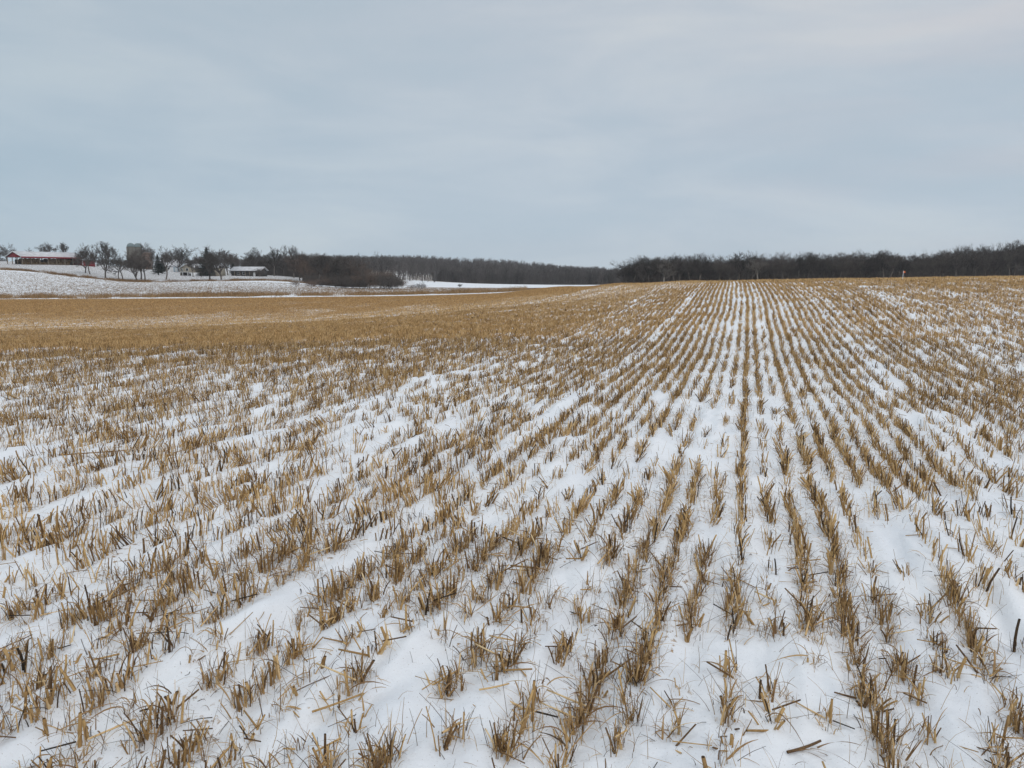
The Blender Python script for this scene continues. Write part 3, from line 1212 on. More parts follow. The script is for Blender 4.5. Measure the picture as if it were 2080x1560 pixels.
# farm trees, each one on its own: column of the photograph, metres ahead, crown row, crown width
FARM = [
    (17, 400, 499, 8, 'oak', 0, 'pale hazy bare tree beyond the left end of the red barn'),
    (3, 410, 512, 8, 'oak', 1, 'low bare tree cut by the left edge of the photo'),
    (65, 430, 507, 5, 'oak', 2, 'tiny bare treetop just above the left half of the barn roof'),
    (88, 420, 505, 6, 'thin', 0, 'small open bare treetop behind the barn roof, left of the taller pair'),
    (103, 420, 497, 9, 'oak', 3, 'broad bare treetop rising behind the middle of the barn roof'),
    (135, 420, 496, 7, 'tall', 0, 'dense bare treetop behind the right half of the barn roof'),
    (174, 262, 500, 8, 'oak', 4, 'dark bare tree before the right end of the red barn, left trunk of two'),
    (183, 258, 499, 7, 'tall', 1, 'dark bare tree before the red annex, right trunk of two'),
    (214, 248, 499, 8.5, 'oak', 0, 'bare tree with a full low crown right of the red annex'),
    (218, 330, 495, 9, 'vase', 0, 'tall loose crown rising behind the full tree right of the annex'),
    (240, 250, 513, 7, 'oak', 2, 'bare tree leaning left between annex and silos'),
    (249, 246, 518, 6, 'thin', 1, 'small crooked bare tree just left of the silos'),
    (278, 244, 514, 7.5, 'vase', 1, 'large bare tree standing in front of the two silos'),
    (286, 258, 521, 7, 'tall', 2, 'bare tree behind the big trunk in front of the silos'),
    (294, 254, 518, 6.5, 'tall', 3, 'thick dark bare tree in front of the rusty silo'),
    (299, 470, 498, 11, 'vase', 1, 'bare treetop rising right of the silo domes'),
    (311, 380, 515, 5, 'thin', 2, 'slim bare tree beside the rusty silo right edge'),
    (337, 262, 505, 7.5, 'thin', 3, 'slender pale bare tree right of the small spruce'),
    (365, 370, 499, 12, 'vase', 2, 'wide pale bare tree with fine upright twigs behind the tan house'),
    (350, 420, 508, 8, 'vase', 3, 'pale thin bare tree behind the white farm building'),
    (392, 288, 528, 5, 'oak', 3, 'small dark bare tree in front of the tan house'),
    (398, 340, 523, 8, 'tall', 3, 'bare tree behind the tan house roof'),
    (414, 300, 521, 6, 'thin', 4, 'small bare tree at the right end of the tan house'),
    (426, 262, 502, 11, 'oak', 2, 'big dark bare tree wrapped round the tall spruce'),
    (438, 300, 517, 7, 'tall', 4, 'bare tree between the two biggest farmyard trees'),
    (449, 262, 510, 9, 'oak', 0, 'big dark bare tree left of the long low building'),
    (463, 320, 511, 8, 'tall', 0, 'bare tree behind the left end of the long low building'),
    (478, 350, 517, 8, 'tall', 1, 'low bare tree behind the long low building, left part'),
    (497, 360, 519, 9, 'oak', 4, 'low bare tree behind the middle of the long low building'),
    (516, 350, 508, 8, 'oak', 5, 'tall open bare tree behind the right end of the long low building'),
    (526, 300, 546, 5, 'bush', 0, 'dark bare shrub at the right end of the long low building'),
    (540, 380, 521, 9, 'tall', 2, 'low bare tree just right of the long low building'),
    (557, 330, 506, 7.5, 'oak', 3, 'tall narrow bare tree between long building and the broad tree'),
    (575, 350, 521, 9, 'tall', 3, 'low bare tree left of the tallest broad tree'),
    (585, 370, 519, 8, 'tall', 5, 'low bare tree close behind the tallest broad tree'),
    (597, 320, 503, 10, 'vase', 0, 'tallest broad bare tree at the left end of the wooded slope'),
    (611, 340, 516, 9, 'oak', 1, 'dark bare tree touching the right side of the tallest broad tree'),
]
for px, Y, top, w, st_, v, lab in FARM:
    w *= .98
    top -= 2
    if st_ == 'oak' and v % 2:
        st_ = 'tall'
    if st_ == 'bush':
        put_tree(px, Y, top, w, st_, v, lab, name='bare_bush', cat='bush')
    else:
        put_tree(px, Y, top, w, st_, v, lab)

# thicket between farm and snow field
for i, px in enumerate(np.linspace(606, 735, 32)):
    top = float(np.interp(px, [615, 640, 665, 700, 720, 740], [518, 517, 521, 521, 528, 534])) + trd.uniform(-2, 7)
    Y = trd.uniform(275, 330) if i % 2 else trd.uniform(262, 290)
    put_tree(px + trd.uniform(-4, 4), Y, top, trd.uniform(6.5, 10), trd.choice(['oak', 'tall', 'tall', 'vase']), i % 5,
             'bare grey-brown tree in the thicket between farmyard and snowy slope', look='warm' if i % 3 == 0 else 'dark', group='trees of the thicket right of the farmyard')
for i, px in enumerate(np.linspace(506, 622, 22)):
    Y = trd.uniform(345, 420)
    top = 523 + trd.uniform(-4, 8)
    put_tree(px + trd.uniform(-3, 3), Y, top, trd.uniform(7, 11), trd.choice(['oak', 'tall', 'vase']), i % 5,
             'low bare tree of the dark screen behind the tall trees right of the long building', group='dark screen of trees right of the farmyard')
# loose trees on the snowy slope behind
for px, Y, top, w, st_, v, lab in [
        (738, 520, 517, 13, 'oak', 0, 'leftmost of three tall crowns on the snowy slope'),
        (762, 530, 513, 15, 'oak', 4, 'tallest crown, middle of the three on the snowy slope'),
        (788, 540, 519, 13, 'tall', 1, 'rightmost of three tall crowns on the snowy slope')]:
    put_tree(px, Y, top, w, st_, v, lab)
# brown brush along the creek
for i, px in enumerate(np.concatenate([np.linspace(636, 812, 36), np.linspace(690, 800, 16)])):
    top = float(np.interp(px, [640, 680, 740, 780, 810, 830], [566, 563, 560, 556, 565, 571])) + trd.uniform(-5, 10)
    if i >= 36:
        top = trd.uniform(553, 568)
    Y = float(np.interp(px, [640, 830], [232, 214])) + trd.uniform(-5, 10)
    put_tree(px + trd.uniform(-5, 5), Y, top, trd.uniform(3, 5.5), 'bush', i % 4,
             'brown bare bush in the brushy strip at the foot of the wooded slope', look='warm' if trd.random() < .45 else 'dark',
             name='bare_bush', cat='bush', group='bushes of the brushy strip')
put_tree(600, 212, 569, 4.2, 'bush', 0, 'left one of two lone brown bushes on the snowy field', look='warm', name='bare_bush', cat='bush')
put_tree(632, 208, 571, 4.6, 'bush', 1, 'right one of two lone brown bushes on the snowy field', look='warm', name='bare_bush', cat='bush')
put_tree(853, 196, 573, 4.0, 'bush', 2, 'round dark bush at the right end of the brushy strip', name='bare_bush', cat='bush')
put_tree(838, 200, 577, 3.6, 'bush', 3, 'low brown bush just left of the round dark one', look='warm', name='bare_bush', cat='bush')
for i, px in enumerate([770, 778, 784, 791, 797]):
    put_tree(px, 206 + 3 * (i % 2), 557 + (i % 3) * 2, 3.6, 'thin', i % 5,
             'slim grey tree of the little grove rising from the brush', group='slim grove in the brush')
for i, px in enumerate([934, 1163, 1166, 1212, 1219]):
    put_tree(px, 300 if px < 1000 else 440, 577 if px < 1000 else 571, 2.5, 'bush', i % 4,
             'tiny bare shrub beside the distant snow fields', name='bare_bush', cat='bush', group='tiny distant shrubs')

# the dark wood on the right
WOOD_TOP = ([1262, 1275, 1300, 1340, 1380, 1420, 1450, 1490, 1530, 1560, 1600, 1640, 1680, 1720, 1760, 1800, 1840, 1880, 1920, 1960, 2010, 2060, 2140, 2300],
            [540, 532, 525, 519, 521, 519, 522, 517, 516, 517, 521, 514, 518, 514, 514, 512, 518, 513, 507, 503, 498, 494, 490, 484])
wd = random.Random(8)
cnt = 0
for rowi, (Yb, n) in enumerate([(292, 56), (303, 56), (316, 44), (331, 32)]):
    for i in range(n):
        px = 1268 + (i + wd.uniform(.1, .9)) * (2150 - 1268) / n
        Y = Yb + wd.uniform(-5, 5)
        top = float(np.interp(px, *WOOD_TOP)) - 2.5 + (wd.uniform(-4, 7.0) if rowi < 2 else wd.uniform(6, 15)) + (1 if rowi == 0 else 0)
        put_tree(px, Y, top, wd.uniform(7, 10.5), wd.choice(['oak', 'oak', 'vase', 'tall', 'tall']), wd.randrange(5),
                 'dark leafless tree in the dense wood along the ridge on the right', look='wood',
                 group='trees of the dark wood on the right')
put_tree(1350, 281, 531, 10, 'thin', 5, 'pale trunked tree standing out at the left part of the dark wood', look='pale', rz=1.0)
put_tree(1541, 281, 527, 10, 'thin', 6, 'leaning pale trunked tree near the middle of the dark wood', look='pale', rz=2.0)


# ------------------------------------------------------------------ woods that read as one mass
LITE = [gen_tree(3000 + i, 'lite') for i in range(8)]
LITE_M = []
for tr, cr in LITE:
    LITE_M.append(seg_mesh(tr + cr, 3, 1.0, .05))


def forest(name, pts, material, label, thick=1.0):
    Vs, Fs = [], []
    off = 0
    for (x, y, z, w, h, a, k) in pts:
        V, F, _ = LITE_M[k]
        c, s = math.cos(a), math.sin(a)
        V2 = np.stack([(V[:, 0] * c - V[:, 1] * s) * w, (V[:, 0] * s + V[:, 1] * c) * w, V[:, 2] * h], -1)
        V2 += np.array([x, y, z])
        Vs.append(V2)
        Fs.append(F[0] + off)
        off += len(V2)
    me = mesh_np(name, np.concatenate(Vs), [np.concatenate(Fs)], None, False, material)
    tag(link(name, me), label, 'woods', kind='stuff')


fr = random.Random(12)
pts = []
for i in range(190):
    px = fr.uniform(650, 885)
    Y = fr.uniform(430, 560)
    x = xof(px, Y)
    z = float(H(x, Y))
    h = min(fr.uniform(8, 15), max(5, zr(Y, 521 + fr.uniform(-2, 9)) - z))
    pts.append((x, Y, z, fr.uniform(.8, 1.3), h / 10, fr.uniform(0, 6.28), fr.randrange(8)))
FT = ([640, 700, 750, 800, 860, 900, 950, 1000, 1050, 1100, 1130, 1160, 1200, 1240, 1300], [522, 522, 523, 521, 520, 524, 525, 526, 528, 535, 539, 542, 544, 546, 547])
for i in range(1900):
    px = fr.uniform(640, 1310)
    lo = 505 if px > 880 else float(np.interp(px, [640, 880], [640, 520]))
    Y = fr.uniform(lo, 770)
    x = xof(px, Y)
    z = float(H(x, Y))
    top = float(np.interp(px, *FT)) - 2
    h = min(fr.uniform(10, 14.5), max(5, zr(Y, top + fr.uniform(-2.5, 6)) - z))
    pts.append((x, Y, z, fr.uniform(.9, 1.5), h / 10, fr.uniform(0, 6.28), fr.randrange(8)))
for i in range(260):
    px = fr.uniform(885, 1300)
    Y = fr.uniform(500, 512)
    x = xof(px, Y)
    pts.append((x, Y, float(H(x, Y)), fr.uniform(.9, 1.4), fr.uniform(.7, 1.1), fr.uniform(0, 6.28), fr.randrange(8)))
forest('distant_woods', pts, M_far_twig, 'grey wooded hill beyond the distant snow field')

pts = []
for i in range(1700):
    px = fr.uniform(1272, 2200)
    Y = fr.uniform(312, 450)
    x = xof(px, Y)
    z = float(H(x, Y))
    top = float(np.interp(px, *WOOD_TOP))
    h = max(4, min(14, zr(Y, top + fr.uniform(12, 22)) - z))
    pts.append((x, Y, z, fr.uniform(.8, 1.2), h / 10, fr.uniform(0, 6.28), fr.randrange(8)))
forest('wood_interior', pts, M_twig_dark, 'shadowy trees filling the depth of the dark wood on the right')

pts = []
for i in range(420):
    px = fr.uniform(-120, 660)
    Y = fr.uniform(470, 620)
    x = xof(px, Y)
    z = float(H(x, Y))
    top = float(np.interp(px, [-120, 0, 30, 200, 300, 400, 500, 600, 660], [518, 521, 530, 527, 525, 521, 524, 521, 522])) + fr.uniform(-1, 5)
    h = zr(Y, top) - z
    if h < 2:
        continue
    pts.append((x, Y, z, fr.uniform(.9, 1.4), h / 10, fr.uniform(0, 6.28), fr.randrange(8)))
forest('farm_backwoods', pts, M_far_twig, 'low grey belt of bare trees behind the farm')


def thicket(name, n, pxr, Yr, hr, material, label, w=(.02, .05), topf=None):
    """dense upright twigs standing on the ground"""
    rg = np.random.default_rng(len(name) * 7 + n)
    px = rg.uniform(*pxr, n)
    Y = rg.uniform(*Yr, n)
    x = (px - 1040) / 1485 * Y * .989
    z = H(x, Y)
    P = np.stack([x, Y, z - .1], -1)
    D = lean_dirs(n, .28, rg)
    cl_ = fbm(x * .12, Y * .12, 5, 2)
    Ln = rg.uniform(*hr, n) * (.5 + cl_)
    r = rg.uniform(*w, n)
    V, F, T = tubes(P, D, Ln, r, r * .4, np.stack([rg.normal(0, .3, n), rg.normal(0, .3, n), np.zeros(n)], -1), 3, 3, np.zeros(n), False)
    tag(link(name, mesh_np(name, V, F, None, False, material)), label, 'undergrowth', kind='stuff')


thicket('undergrowth', 15000, (1264, 2180), (294, 350), (1.2, 5.0), M_twig_dark, 'tangled dark undergrowth along the edge of the right wood', (.03, .075))
thicket('slope_undergrowth', 6000, (618, 745), (258, 300), (1.5, 5.0), M_twig, 'brown undergrowth under the thicket beside the farmyard', (.02, .05))
thicket('slope_foot_undergrowth', 3500, (690, 800), (335, 430), (1.5, 5.5), M_twig_warm, 'brown undergrowth at the right foot of the wooded slope', (.03, .06))
thicket('screen_undergrowth', 7000, (535, 640), (345, 410), (1.5, 6.0), M_twig, 'grey undergrowth between the trees right of the farmyard', (.03, .06))
thicket('far_undergrowth', 16000, (880, 1310), (500, 560), (2.5, 8), M_far_twig, 'grey undergrowth at the foot of the wooded hill', (.05, .11))


# ------------------------------------------------------------------ spruces
def spruce_meshes(seed):
    rg = np.random.default_rng(seed)
    Vt, Ft, _ = tubes(np.array([[0, 0, -.3]]), np.array([[0, 0, 1.]]), np.array([10.2]), np.array([.2]), np.array([.02]), np.zeros((1, 3)), 7, 5, np.zeros(1), False)
    n = 1500
    t = rg.random(n) ** .8
    z = .9 + 9.0 * t
    a = rg.uniform(0, 6.28, n)
    ln = (2.3 * (1 - t) + .18) * rg.uniform(.6, 1.15, n) * (1 + .2 * np.sin(z * 7))
    P = np.stack([np.zeros(n), np.zeros(n), z], -1)
    D = unit(np.stack([np.cos(a), np.sin(a), -.12 + .3 * t], -1))
    p1 = ribbons(P, D, ln, np.full(n, .34), np.full(n, .12), 4, np.zeros(n))
    f = 3
    idx = np.repeat(np.arange(n), f)
    tt = rg.uniform(.25, .95, n * f)
    P2 = P[idx] + D[idx] * (ln[idx] * tt)[:, None]
    P2[:, 2] -= (ln[idx] * .12 * tt ** 2)
    a2 = a[idx] + rg.choice([-.9, .9], n * f)
    D2 = unit(np.stack([np.cos(a2), np.sin(a2), rg.normal(-.25, .2, n * f)], -1))
    p2 = ribbons(P2, D2, ln[idx] * .35 * (1.2 - tt), np.full(n * f, .16), np.full(n * f, .3), 2, np.zeros(n * f))
    V, F, _ = join([p1, p2])
    return mesh_np('trunk', Vt, Ft, None, True, M_bark), mesh_np('needles', V, F, None, False, M_needle)


sp_m = [spruce_meshes(1), spruce_meshes(2)]
for i, (px, Y, top, lab) in enumerate([
        (322, 300, 516, 'dark green spruce right of the rusty silo'),
        (422, 300, 502, 'tallest dark spruce among the farmyard trees'),
        (331, 340, 523, 'small dark spruce close behind the first one by the silo'),
        (474, 330, 530, 'short dark spruce at the left end of the long low building')]):
    x = xof(px, Y)
    z = float(H(x, Y))
    ht = zr(Y, top) - z
    t = empty('spruce_tree', (x, Y, z), i * 1.3)
    link('trunk', sp_m[i % 2][0], t)
    link('needles', sp_m[i % 2][1], t)
    t.scale = (ht / 10 * (1.5 if i != 1 else 1.6),) * 2 + (ht / 10,)
    tag(t, lab, 'spruce')


# ------------------------------------------------------------------ buildings
def boxmb(boxes):
    """boxes given as (x0,x1,y0,y1,z0,z1)"""
    V, F = [], []
    for x0, x1, y0, y1, z0, z1 in boxes:
        o = len(V)
        V += [(x0, y0, z0), (x1, y0, z0), (x1, y1, z0), (x0, y1, z0), (x0, y0, z1), (x1, y0, z1), (x1, y1, z1), (x0, y1, z1)]
        F += [[o, o + 3, o + 2, o + 1], [o + 4, o + 5, o + 6, o + 7], [o, o + 1, o + 5, o + 4], [o + 1, o + 2, o + 6, o + 5],
              [o + 2, o + 3, o + 7, o + 6], [o + 3, o, o + 4, o + 7]]
    return np.array(V, float), np.array(F)


def box_obj(name, boxes, m, parent, label=None):
    V, F = boxmb(boxes)
    o = link(name, mesh_np(name, V, [F], None, False, m), parent)
    if label:
        o['label'] = label
    return o


def roof_obj(name, x0, x1, y0, y1, ze, zp, th, m, parent, axis='x'):
    """pitched roof slab of real thickness, ridge along axis"""
    ym = (y0 + y1) / 2
    sec = [(y0, ze), (ym, zp), (y1, ze), (y1, ze - th), (ym, zp - th), (y0, ze - th)]
    if axis == 'x':
        V = [(x0, a, b) for a, b in sec] + [(x1, a, b) for a, b in sec]
    else:
        xm = (x0 + x1) / 2
        sec = [(x0, ze), (xm, zp), (x1, ze), (x1, ze - th), (xm, zp - th), (x0, ze - th)]
        V = [(a, y0, b) for a, b in sec] + [(a, y1, b) for a, b in sec]
    F = [[0, 1, 7, 6], [1, 2, 8, 7], [2, 3, 9, 8], [3, 4, 10, 9], [4, 5, 11, 10], [5, 0, 6, 11],
         [0, 5, 4, 1], [1, 4, 3, 2], [6, 7, 10, 11], [7, 8, 9, 10]]
    return link(name, mesh_np(name, np.array(V, float), [np.array(F)], None, False, m), parent)


def gable_obj(name, x, y0, y1, ze, zp, th, m, parent):
    ym = (y0 + y1) / 2
    V = [(x, y0, ze), (x, ym, zp), (x, y1, ze), (x + th, y0, ze), (x + th, ym, zp), (x + th, y1, ze)]
    tri = np.array([[0, 1, 2], [3, 5, 4]])
    q = np.array([[0, 3, 4, 1], [1, 4, 5, 2], [2, 5, 3, 0]])
    return link(name, mesh_np(name, np.array(V, float), [q, tri], None, False, m), parent)


def frame_of(ax, ay, bx, by):
    return math.atan2(by - ay, bx - ax), math.hypot(bx - ax, by - ay)


# open red pole barn: local x runs along its open front, y goes back
A = (xof(48, 300), 300.0)
rz, LB = frame_of(A[0], A[1], -186.2, 320.3)
WB = 12.0
gz = max(float(H(*A)), float(H(-186.2, 320.3))) - .15
barn = empty('pole_barn', (A[0], A[1], gz), rz)
tag(barn, 'long open red pole barn with snow covered roof, stacked with round bales', 'barn')
EH, RH = 3.35, 5.5
posts_x = np.linspace(.1, LB - .1, 8)
for xx in posts_x:
    box_obj('post', [(xx - .12, xx + .12, 0, .24, -1.2, EH - .2)], M_post, barn)
for xx in posts_x:
    box_obj('post', [(xx - .12, xx + .12, WB - .24, WB, -1.2, EH - .2)], M_post, barn)
for yy in (WB * .33, WB * .66):
    box_obj('post', [(0, .22, yy - .12, yy + .12, -1.2, EH)], M_post, barn)
roof_obj('roof', -.5, LB + .5, -.5, WB + .5, EH + .12, RH + .15, .16, M_snow_roof, barn)
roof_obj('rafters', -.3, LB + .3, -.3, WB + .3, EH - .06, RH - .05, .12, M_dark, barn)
gable_obj('gable', -.12, -.2, WB + .2, EH - .15, RH - .12, .1, M_red, barn)
gable_obj('gable', LB + .03, -.2, WB + .2, EH - .15, RH - .12, .1, M_red, barn)
box_obj('fascia', [(-.5, LB + .5, -.62, -.505, EH - .55, EH + .06)], M_red, barn, 'red fascia board under the snowy eave')
V, F = boxmb([(0, 1, -.05, .05, -.12, .12)])
for sgn in (0, 1):
    y0_, y1_ = (-.5, WB / 2) if sgn == 0 else (WB + .5, WB / 2)
    vv = np.array([(-.62, y0_, EH - .08), (-.62, y1_, RH - .05), (-.62, y1_, RH + .17), (-.62, y0_, EH + .14),
                   (-.505, y0_, EH - .08), (-.505, y1_, RH - .05), (-.505, y1_, RH + .17), (-.505, y0_, EH + .14)])
    link('gable_trim', mesh_np('gable_trim', vv, [np.array([[0, 1, 2, 3], [4, 7, 6, 5], [0, 4, 5, 1], [1, 5, 6, 2], [2, 6, 7, 3], [3, 7, 4, 0]])],
                               None, False, M_white), barn)
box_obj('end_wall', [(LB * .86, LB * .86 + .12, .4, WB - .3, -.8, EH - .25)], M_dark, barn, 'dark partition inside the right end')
box_obj('side_panel', [(LB - .1, LB, .3, WB - .3, -.8, EH - .2)], M_red, barn, 'red panel closing the right end')
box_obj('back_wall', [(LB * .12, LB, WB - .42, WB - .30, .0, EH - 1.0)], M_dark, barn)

# bales: three tiers seen along the open front
bale_me = None


def bale_mesh():
    rg = np.random.default_rng(2)
    n = 22
    prof_ = [(0, .0), (0, .70), (.06, .76), (.6, .78), (1.14, .76), (1.2, .70), (1.2, .0)]
    V, F = [], []
    for (yy, rr) in prof_:
        for i in range(n):
            a = i / n * 2 * math.pi
            k = rr * (1 + rg.normal(0, .012)) if rr > 0 else .02
            V.append((math.cos(a) * k, yy, math.sin(a) * k))
    for j in range(len(prof_) - 1):
        for i in range(n):
            i2 = (i + 1) % n
            F.append([j * n + i, j * n + i2, (j + 1) * n + i2, (j + 1) * n + i])
    return mesh_np('round_bale', np.array(V), [np.array(F)], None, True, M_bale)


bale_me = bale_mesh()
c_, s_ = math.cos(rz), math.sin(rz)
first = None
for tier in range(2):
    for i in range(13):
        lx = 1.3 + i * 1.58 + (.79 if tier else 0)
        if lx > LB * .86 - .8 or (tier == 1 and i in (4, 5)):
            continue
        for depth in (0, 1):
            ly = 1.1 + depth * 3.4
            if depth == 1 and tier == 0:
                continue
            if first is None:
                o = link('hay_bale', bale_me)
                first = o
            else:
                o = first.copy()
                COL.objects.link(o)
            tag(o, ('round brown hay bale of the upper tier under the roof of the open red barn',
                    'round brown hay bale on the ground tier of the open red barn')[tier == 0] if depth == 0 else
                'round hay bale of the shaded back row inside the open red barn', 'hay bale', 'round bales under the red barn')
            o.location = (A[0] + c_ * lx - s_ * ly, A[1] + s_ * lx + c_ * ly, gz + .66 + tier * 1.36 + float(trd.uniform(-.02, .02)))
            o.rotation_euler = (0, trd.uniform(0, 6), rz)

# red annex right of the barn
ax_, ay_ = xof(170, 318), 318.0
bx_, by_ = xof(195, 322), 322.0
rz2, L2 = frame_of(ax_, ay_, bx_, by_)
g2 = float(H(ax_, ay_)) - .3
ann = empty('red_shed', (ax_, ay_, g2), rz2)
tag(ann, 'low flat red shed attached beyond the right end of the open barn', 'shed')
box_obj('wall', [(0, L2, 0, 4, -.6, 2.65)], M_red, ann)
box_obj('corner_trim', [(-.16, .10, -.12, -.004, -.6, 2.75)], M_white, ann)
roof_obj('roof', -.25, L2 + .25, -.25, 4.25, 2.82, 3.0, .14, M_snow_roof, ann)


def silo(px, Y, wpx, top, shoulder, name, label, mbody, mdome, flat=False):
    x = xof(px, Y)
    z = float(H(x, Y))
    rad = wpx / 2 / 1485 * Y
    hs = zr(Y, shoulder) - z
    hd = zr(Y, top) - zr(Y, shoulder)
    t = empty(name, (x, Y, z))
    n = 28
    an = np.arange(n) / n * 2 * math.pi
    rings = [(rad, -1)]
    zz = 0.0
    while zz < hs - .4:                                   # hoops round the staves
        rings += [(rad, zz), (rad + .05, zz + .02), (rad + .05, zz + .12), (rad, zz + .14)]
        zz += 1.1
    rings.append((rad, hs))
    V = np.array([(r_ * math.cos(a), r_ * math.sin(a), h_) for r_, h_ in rings for a in an])
    F = np.array([[j * n + i, j * n + (i + 1) % n, (j + 1) * n + (i + 1) % n, (j + 1) * n + i] for j in range(len(rings) - 1) for i in range(n)])
    link('wall', mesh_np('wall', V, [F], None, False, mbody), t)
    dr = [(rad * 1.05, hs - .1), (rad * 1.05, hs + .1)] + [(rad * 1.03 * math.cos(b), hs + .1 + hd * math.sin(b)) for b in np.linspace(.15, math.pi / 2 - .03, 7)]
    V = np.array([(r_ * math.cos(a), r_ * math.sin(a), h_) for r_, h_ in dr for a in an])
    F = np.array([[j * n + i, j * n + (i + 1) % n, (j + 1) * n + (i + 1) % n, (j + 1) * n + i] for j in range(len(dr) - 1) for i in range(n)])
    link('dome', mesh_np('dome', V, [F], None, True, mdome), t)
    b = [(-rad * .55 - .35, -rad * .55 + .35, -rad - .42, -rad * .8, 0, hs - .2)]
    box_obj('chute', b, mbody, t)
    tag(t, label, 'silo')


silo(270, 480, 14, 494, 501, 'silo', 'left of the twin tall grey silos with pale green domes', M_conc, M_dome)
silo(284.5, 470, 14.5, 494.5, 501.5, 'silo', 'right of the twin tall grey silos with pale green domes', M_conc, M_dome)
silo(302, 440, 17.5, 513, 516, 'silo', 'shorter wide rusty brown silo right of the twin silos', M_rust, M_rust)


def windows(parent, spec, frame_m=M_white):
    for (x0, x1, y, z0, z1) in spec:
        w = box_obj('window', [(x0 - .08, x1 + .08, y - .05, y - .003, z0 - .08, z0), (x0 - .08, x1 + .08, y - .05, y - .003, z1, z1 + .08),
                               (x0 - .08, x0, y - .05, y - .003, z0, z1), (x1, x1 + .08, y - .05, y - .003, z0, z1)], frame_m, parent)
        box_obj('pane', [(x0, x1, y - .03, y - .003, z0, z1)], M_glass, w)


# white farm building with a broad snowy roof
Yw = 400
x0 = xof(312, Yw)
x1 = xof(352, Yw)
zb = float(H((x0 + x1) / 2, Yw)) - .4
wb_ = empty('farm_building', (x0, Yw, zb), .12)
LW = x1 - x0
tag(wb_, 'large pale farm building with broad snowy roof between spruce and tan house', 'farm building')
box_obj('wall', [(0, LW, 0, 12, -1, 3.0)], M_white, wb_)
roof_obj('roof', -.4, LW + .4, -.6, 12.6, 3.1, 6.4, .25, M_snow_roof, wb_)
gable_obj('gable', LW - .11, .0, 12, 3.0, 6.0, .1, M_white, wb_)
gable_obj('gable', .01, .0, 12, 3.0, 6.0, .1, M_white, wb_)
box_obj('door', [(LW * .35, LW * .35 + 3, -.08, -.003, -.5, 2.6)], M_dark, wb_)
windows(wb_, [(LW * .7, LW * .7 + 1.0, 0, 1.2, 2.1)])
# small blue shed
Yb_ = 372
x0 = xof(353, Yb_)
x1 = xof(364, Yb_)
zb = float(H(x0, Yb_))
bs = empty('blue_shed', (x0, Yb_, zb), 0)
tag(bs, 'small pale blue shed touching the left side of the tan house', 'shed')
box_obj('wall', [(0, x1 - x0, 0, 3, -1, 2.5)], M_blue, bs)
roof_obj('roof', -.2, x1 - x0 + .2, -.2, 3.2, 2.6, 3.3, .15, M_snow_roof, bs)
box_obj('door', [(.9, 1.8, -.06, -.003, -.2, 1.9)], M_white, bs)

# tan house with porch
Yh = 300
x0 = xof(366, Yh)
x1 = xof(441, Yh)
LH = x1 - x0
zb = float(H((x0 + x1) / 2, Yh)) - .2
hs_ = empty('house', (x0, Yh, zb), -.10)
tag(hs_, 'tan gabled house with snowy roof and a dark open porch', 'house')
box_obj('wall', [(0, 6.2, 0, 9, -1, 3.4), (6.2, LH, 1.5, 8.5, -1, 3.35)], M_tan, hs_)
V, F = None, None
# front gable faces the field
xm = 3.1
vv = np.array([(0, .0, 3.4), (xm, .0, 4.9), (6.2, .0, 3.4), (0, .12, 3.4), (xm, .12, 4.9), (6.2, .12, 3.4)])
link('gable', mesh_np('gable', vv, [np.array([[0, 3, 4, 1], [1, 4, 5, 2], [2, 5, 3, 0]]), np.array([[0, 1, 2], [3, 5, 4]])], None, False, M_tan), hs_)
rf = roof_obj('roof', -.4, 6.6, -.45, 9.2, 3.35, 5.1, .2, M_snow_roof, hs_, axis='y')
roof_obj('roof', 6.62, LH + .4, 1.1, 8.9, 3.5, 4.9, .2, M_snow_roof, hs_)
box_obj('chimney', [(LH * .6, LH * .6 + .6, 4.6, 5.2, 4.3, 5.7)], M_rust, rf)
pr = box_obj('porch', [(0.2, 4.4, -2.2, -.003, 1.62, 1.8), (.25, .4, -2.1, -1.95, -1, 1.62), (2.2, 2.35, -2.1, -1.95, -1, 1.62), (4.2, 4.35, -2.1, -1.95, -1, 1.62)], M_white, hs_)
box_obj('doorway', [(.6, 4.0, -.06, -.003, -.5, 1.5)], M_dark, pr)
box_obj('lower_wall', [(4.5, 8.3, -1.6, -.004, -1, 1.5)], M_white, hs_, 'white lower wall beside the porch')
windows(hs_, [(2.6, 3.6, 0, 2.2, 3.2), (.6, 1.2, 0, 2.2, 3.0), (8.6, 9.8, 1.5, 1.4, 2.5), (11.5, 12.7, 1.5, 1.4, 2.5)])
box_obj('door', [(4.7, 5.5, -1.68, -1.603, -.8, 1.2)], M_dark, hs_)

# long low building
Yl = 310
x0 = xof(470, Yl)
x1 = xof(531, Yl)
LL = x1 - x0
zb = float(H((x0 + x1) / 2, Yl)) - .2
lb = empty('machine_shed', (x0, Yl, zb), -.04)
tag(lb, 'long low dark building with snow covered roof at the right of the farmyard', 'shed')
box_obj('wall', [(0, LL, 0, 7, -1, 2.35)], M_dark, lb)
roof_obj('roof', -.5, LL + .5, -.6, 7.6, 2.5, 4.1, .22, M_snow_roof, lb)
gable_obj('gable', LL - .11, 0, 7, 2.3, 3.6, .1, M_dark, lb)
box_obj('door', [(LL * .74, LL * .74 + .9, -.06, -.003, -.2, 1.9)], M_white, lb)
for f_ in (.12, .3, .48, .62, .97):
    box_obj('post', [(LL * f_, LL * f_ + .16, -.5, -.34, -.8, 2.2)], M_post, lb)
windows(lb, [(LL * .2, LL * .2 + 1.1, 0, .9, 1.8), (LL * .38, LL * .38 + 1.1, 0, .9, 1.8)])

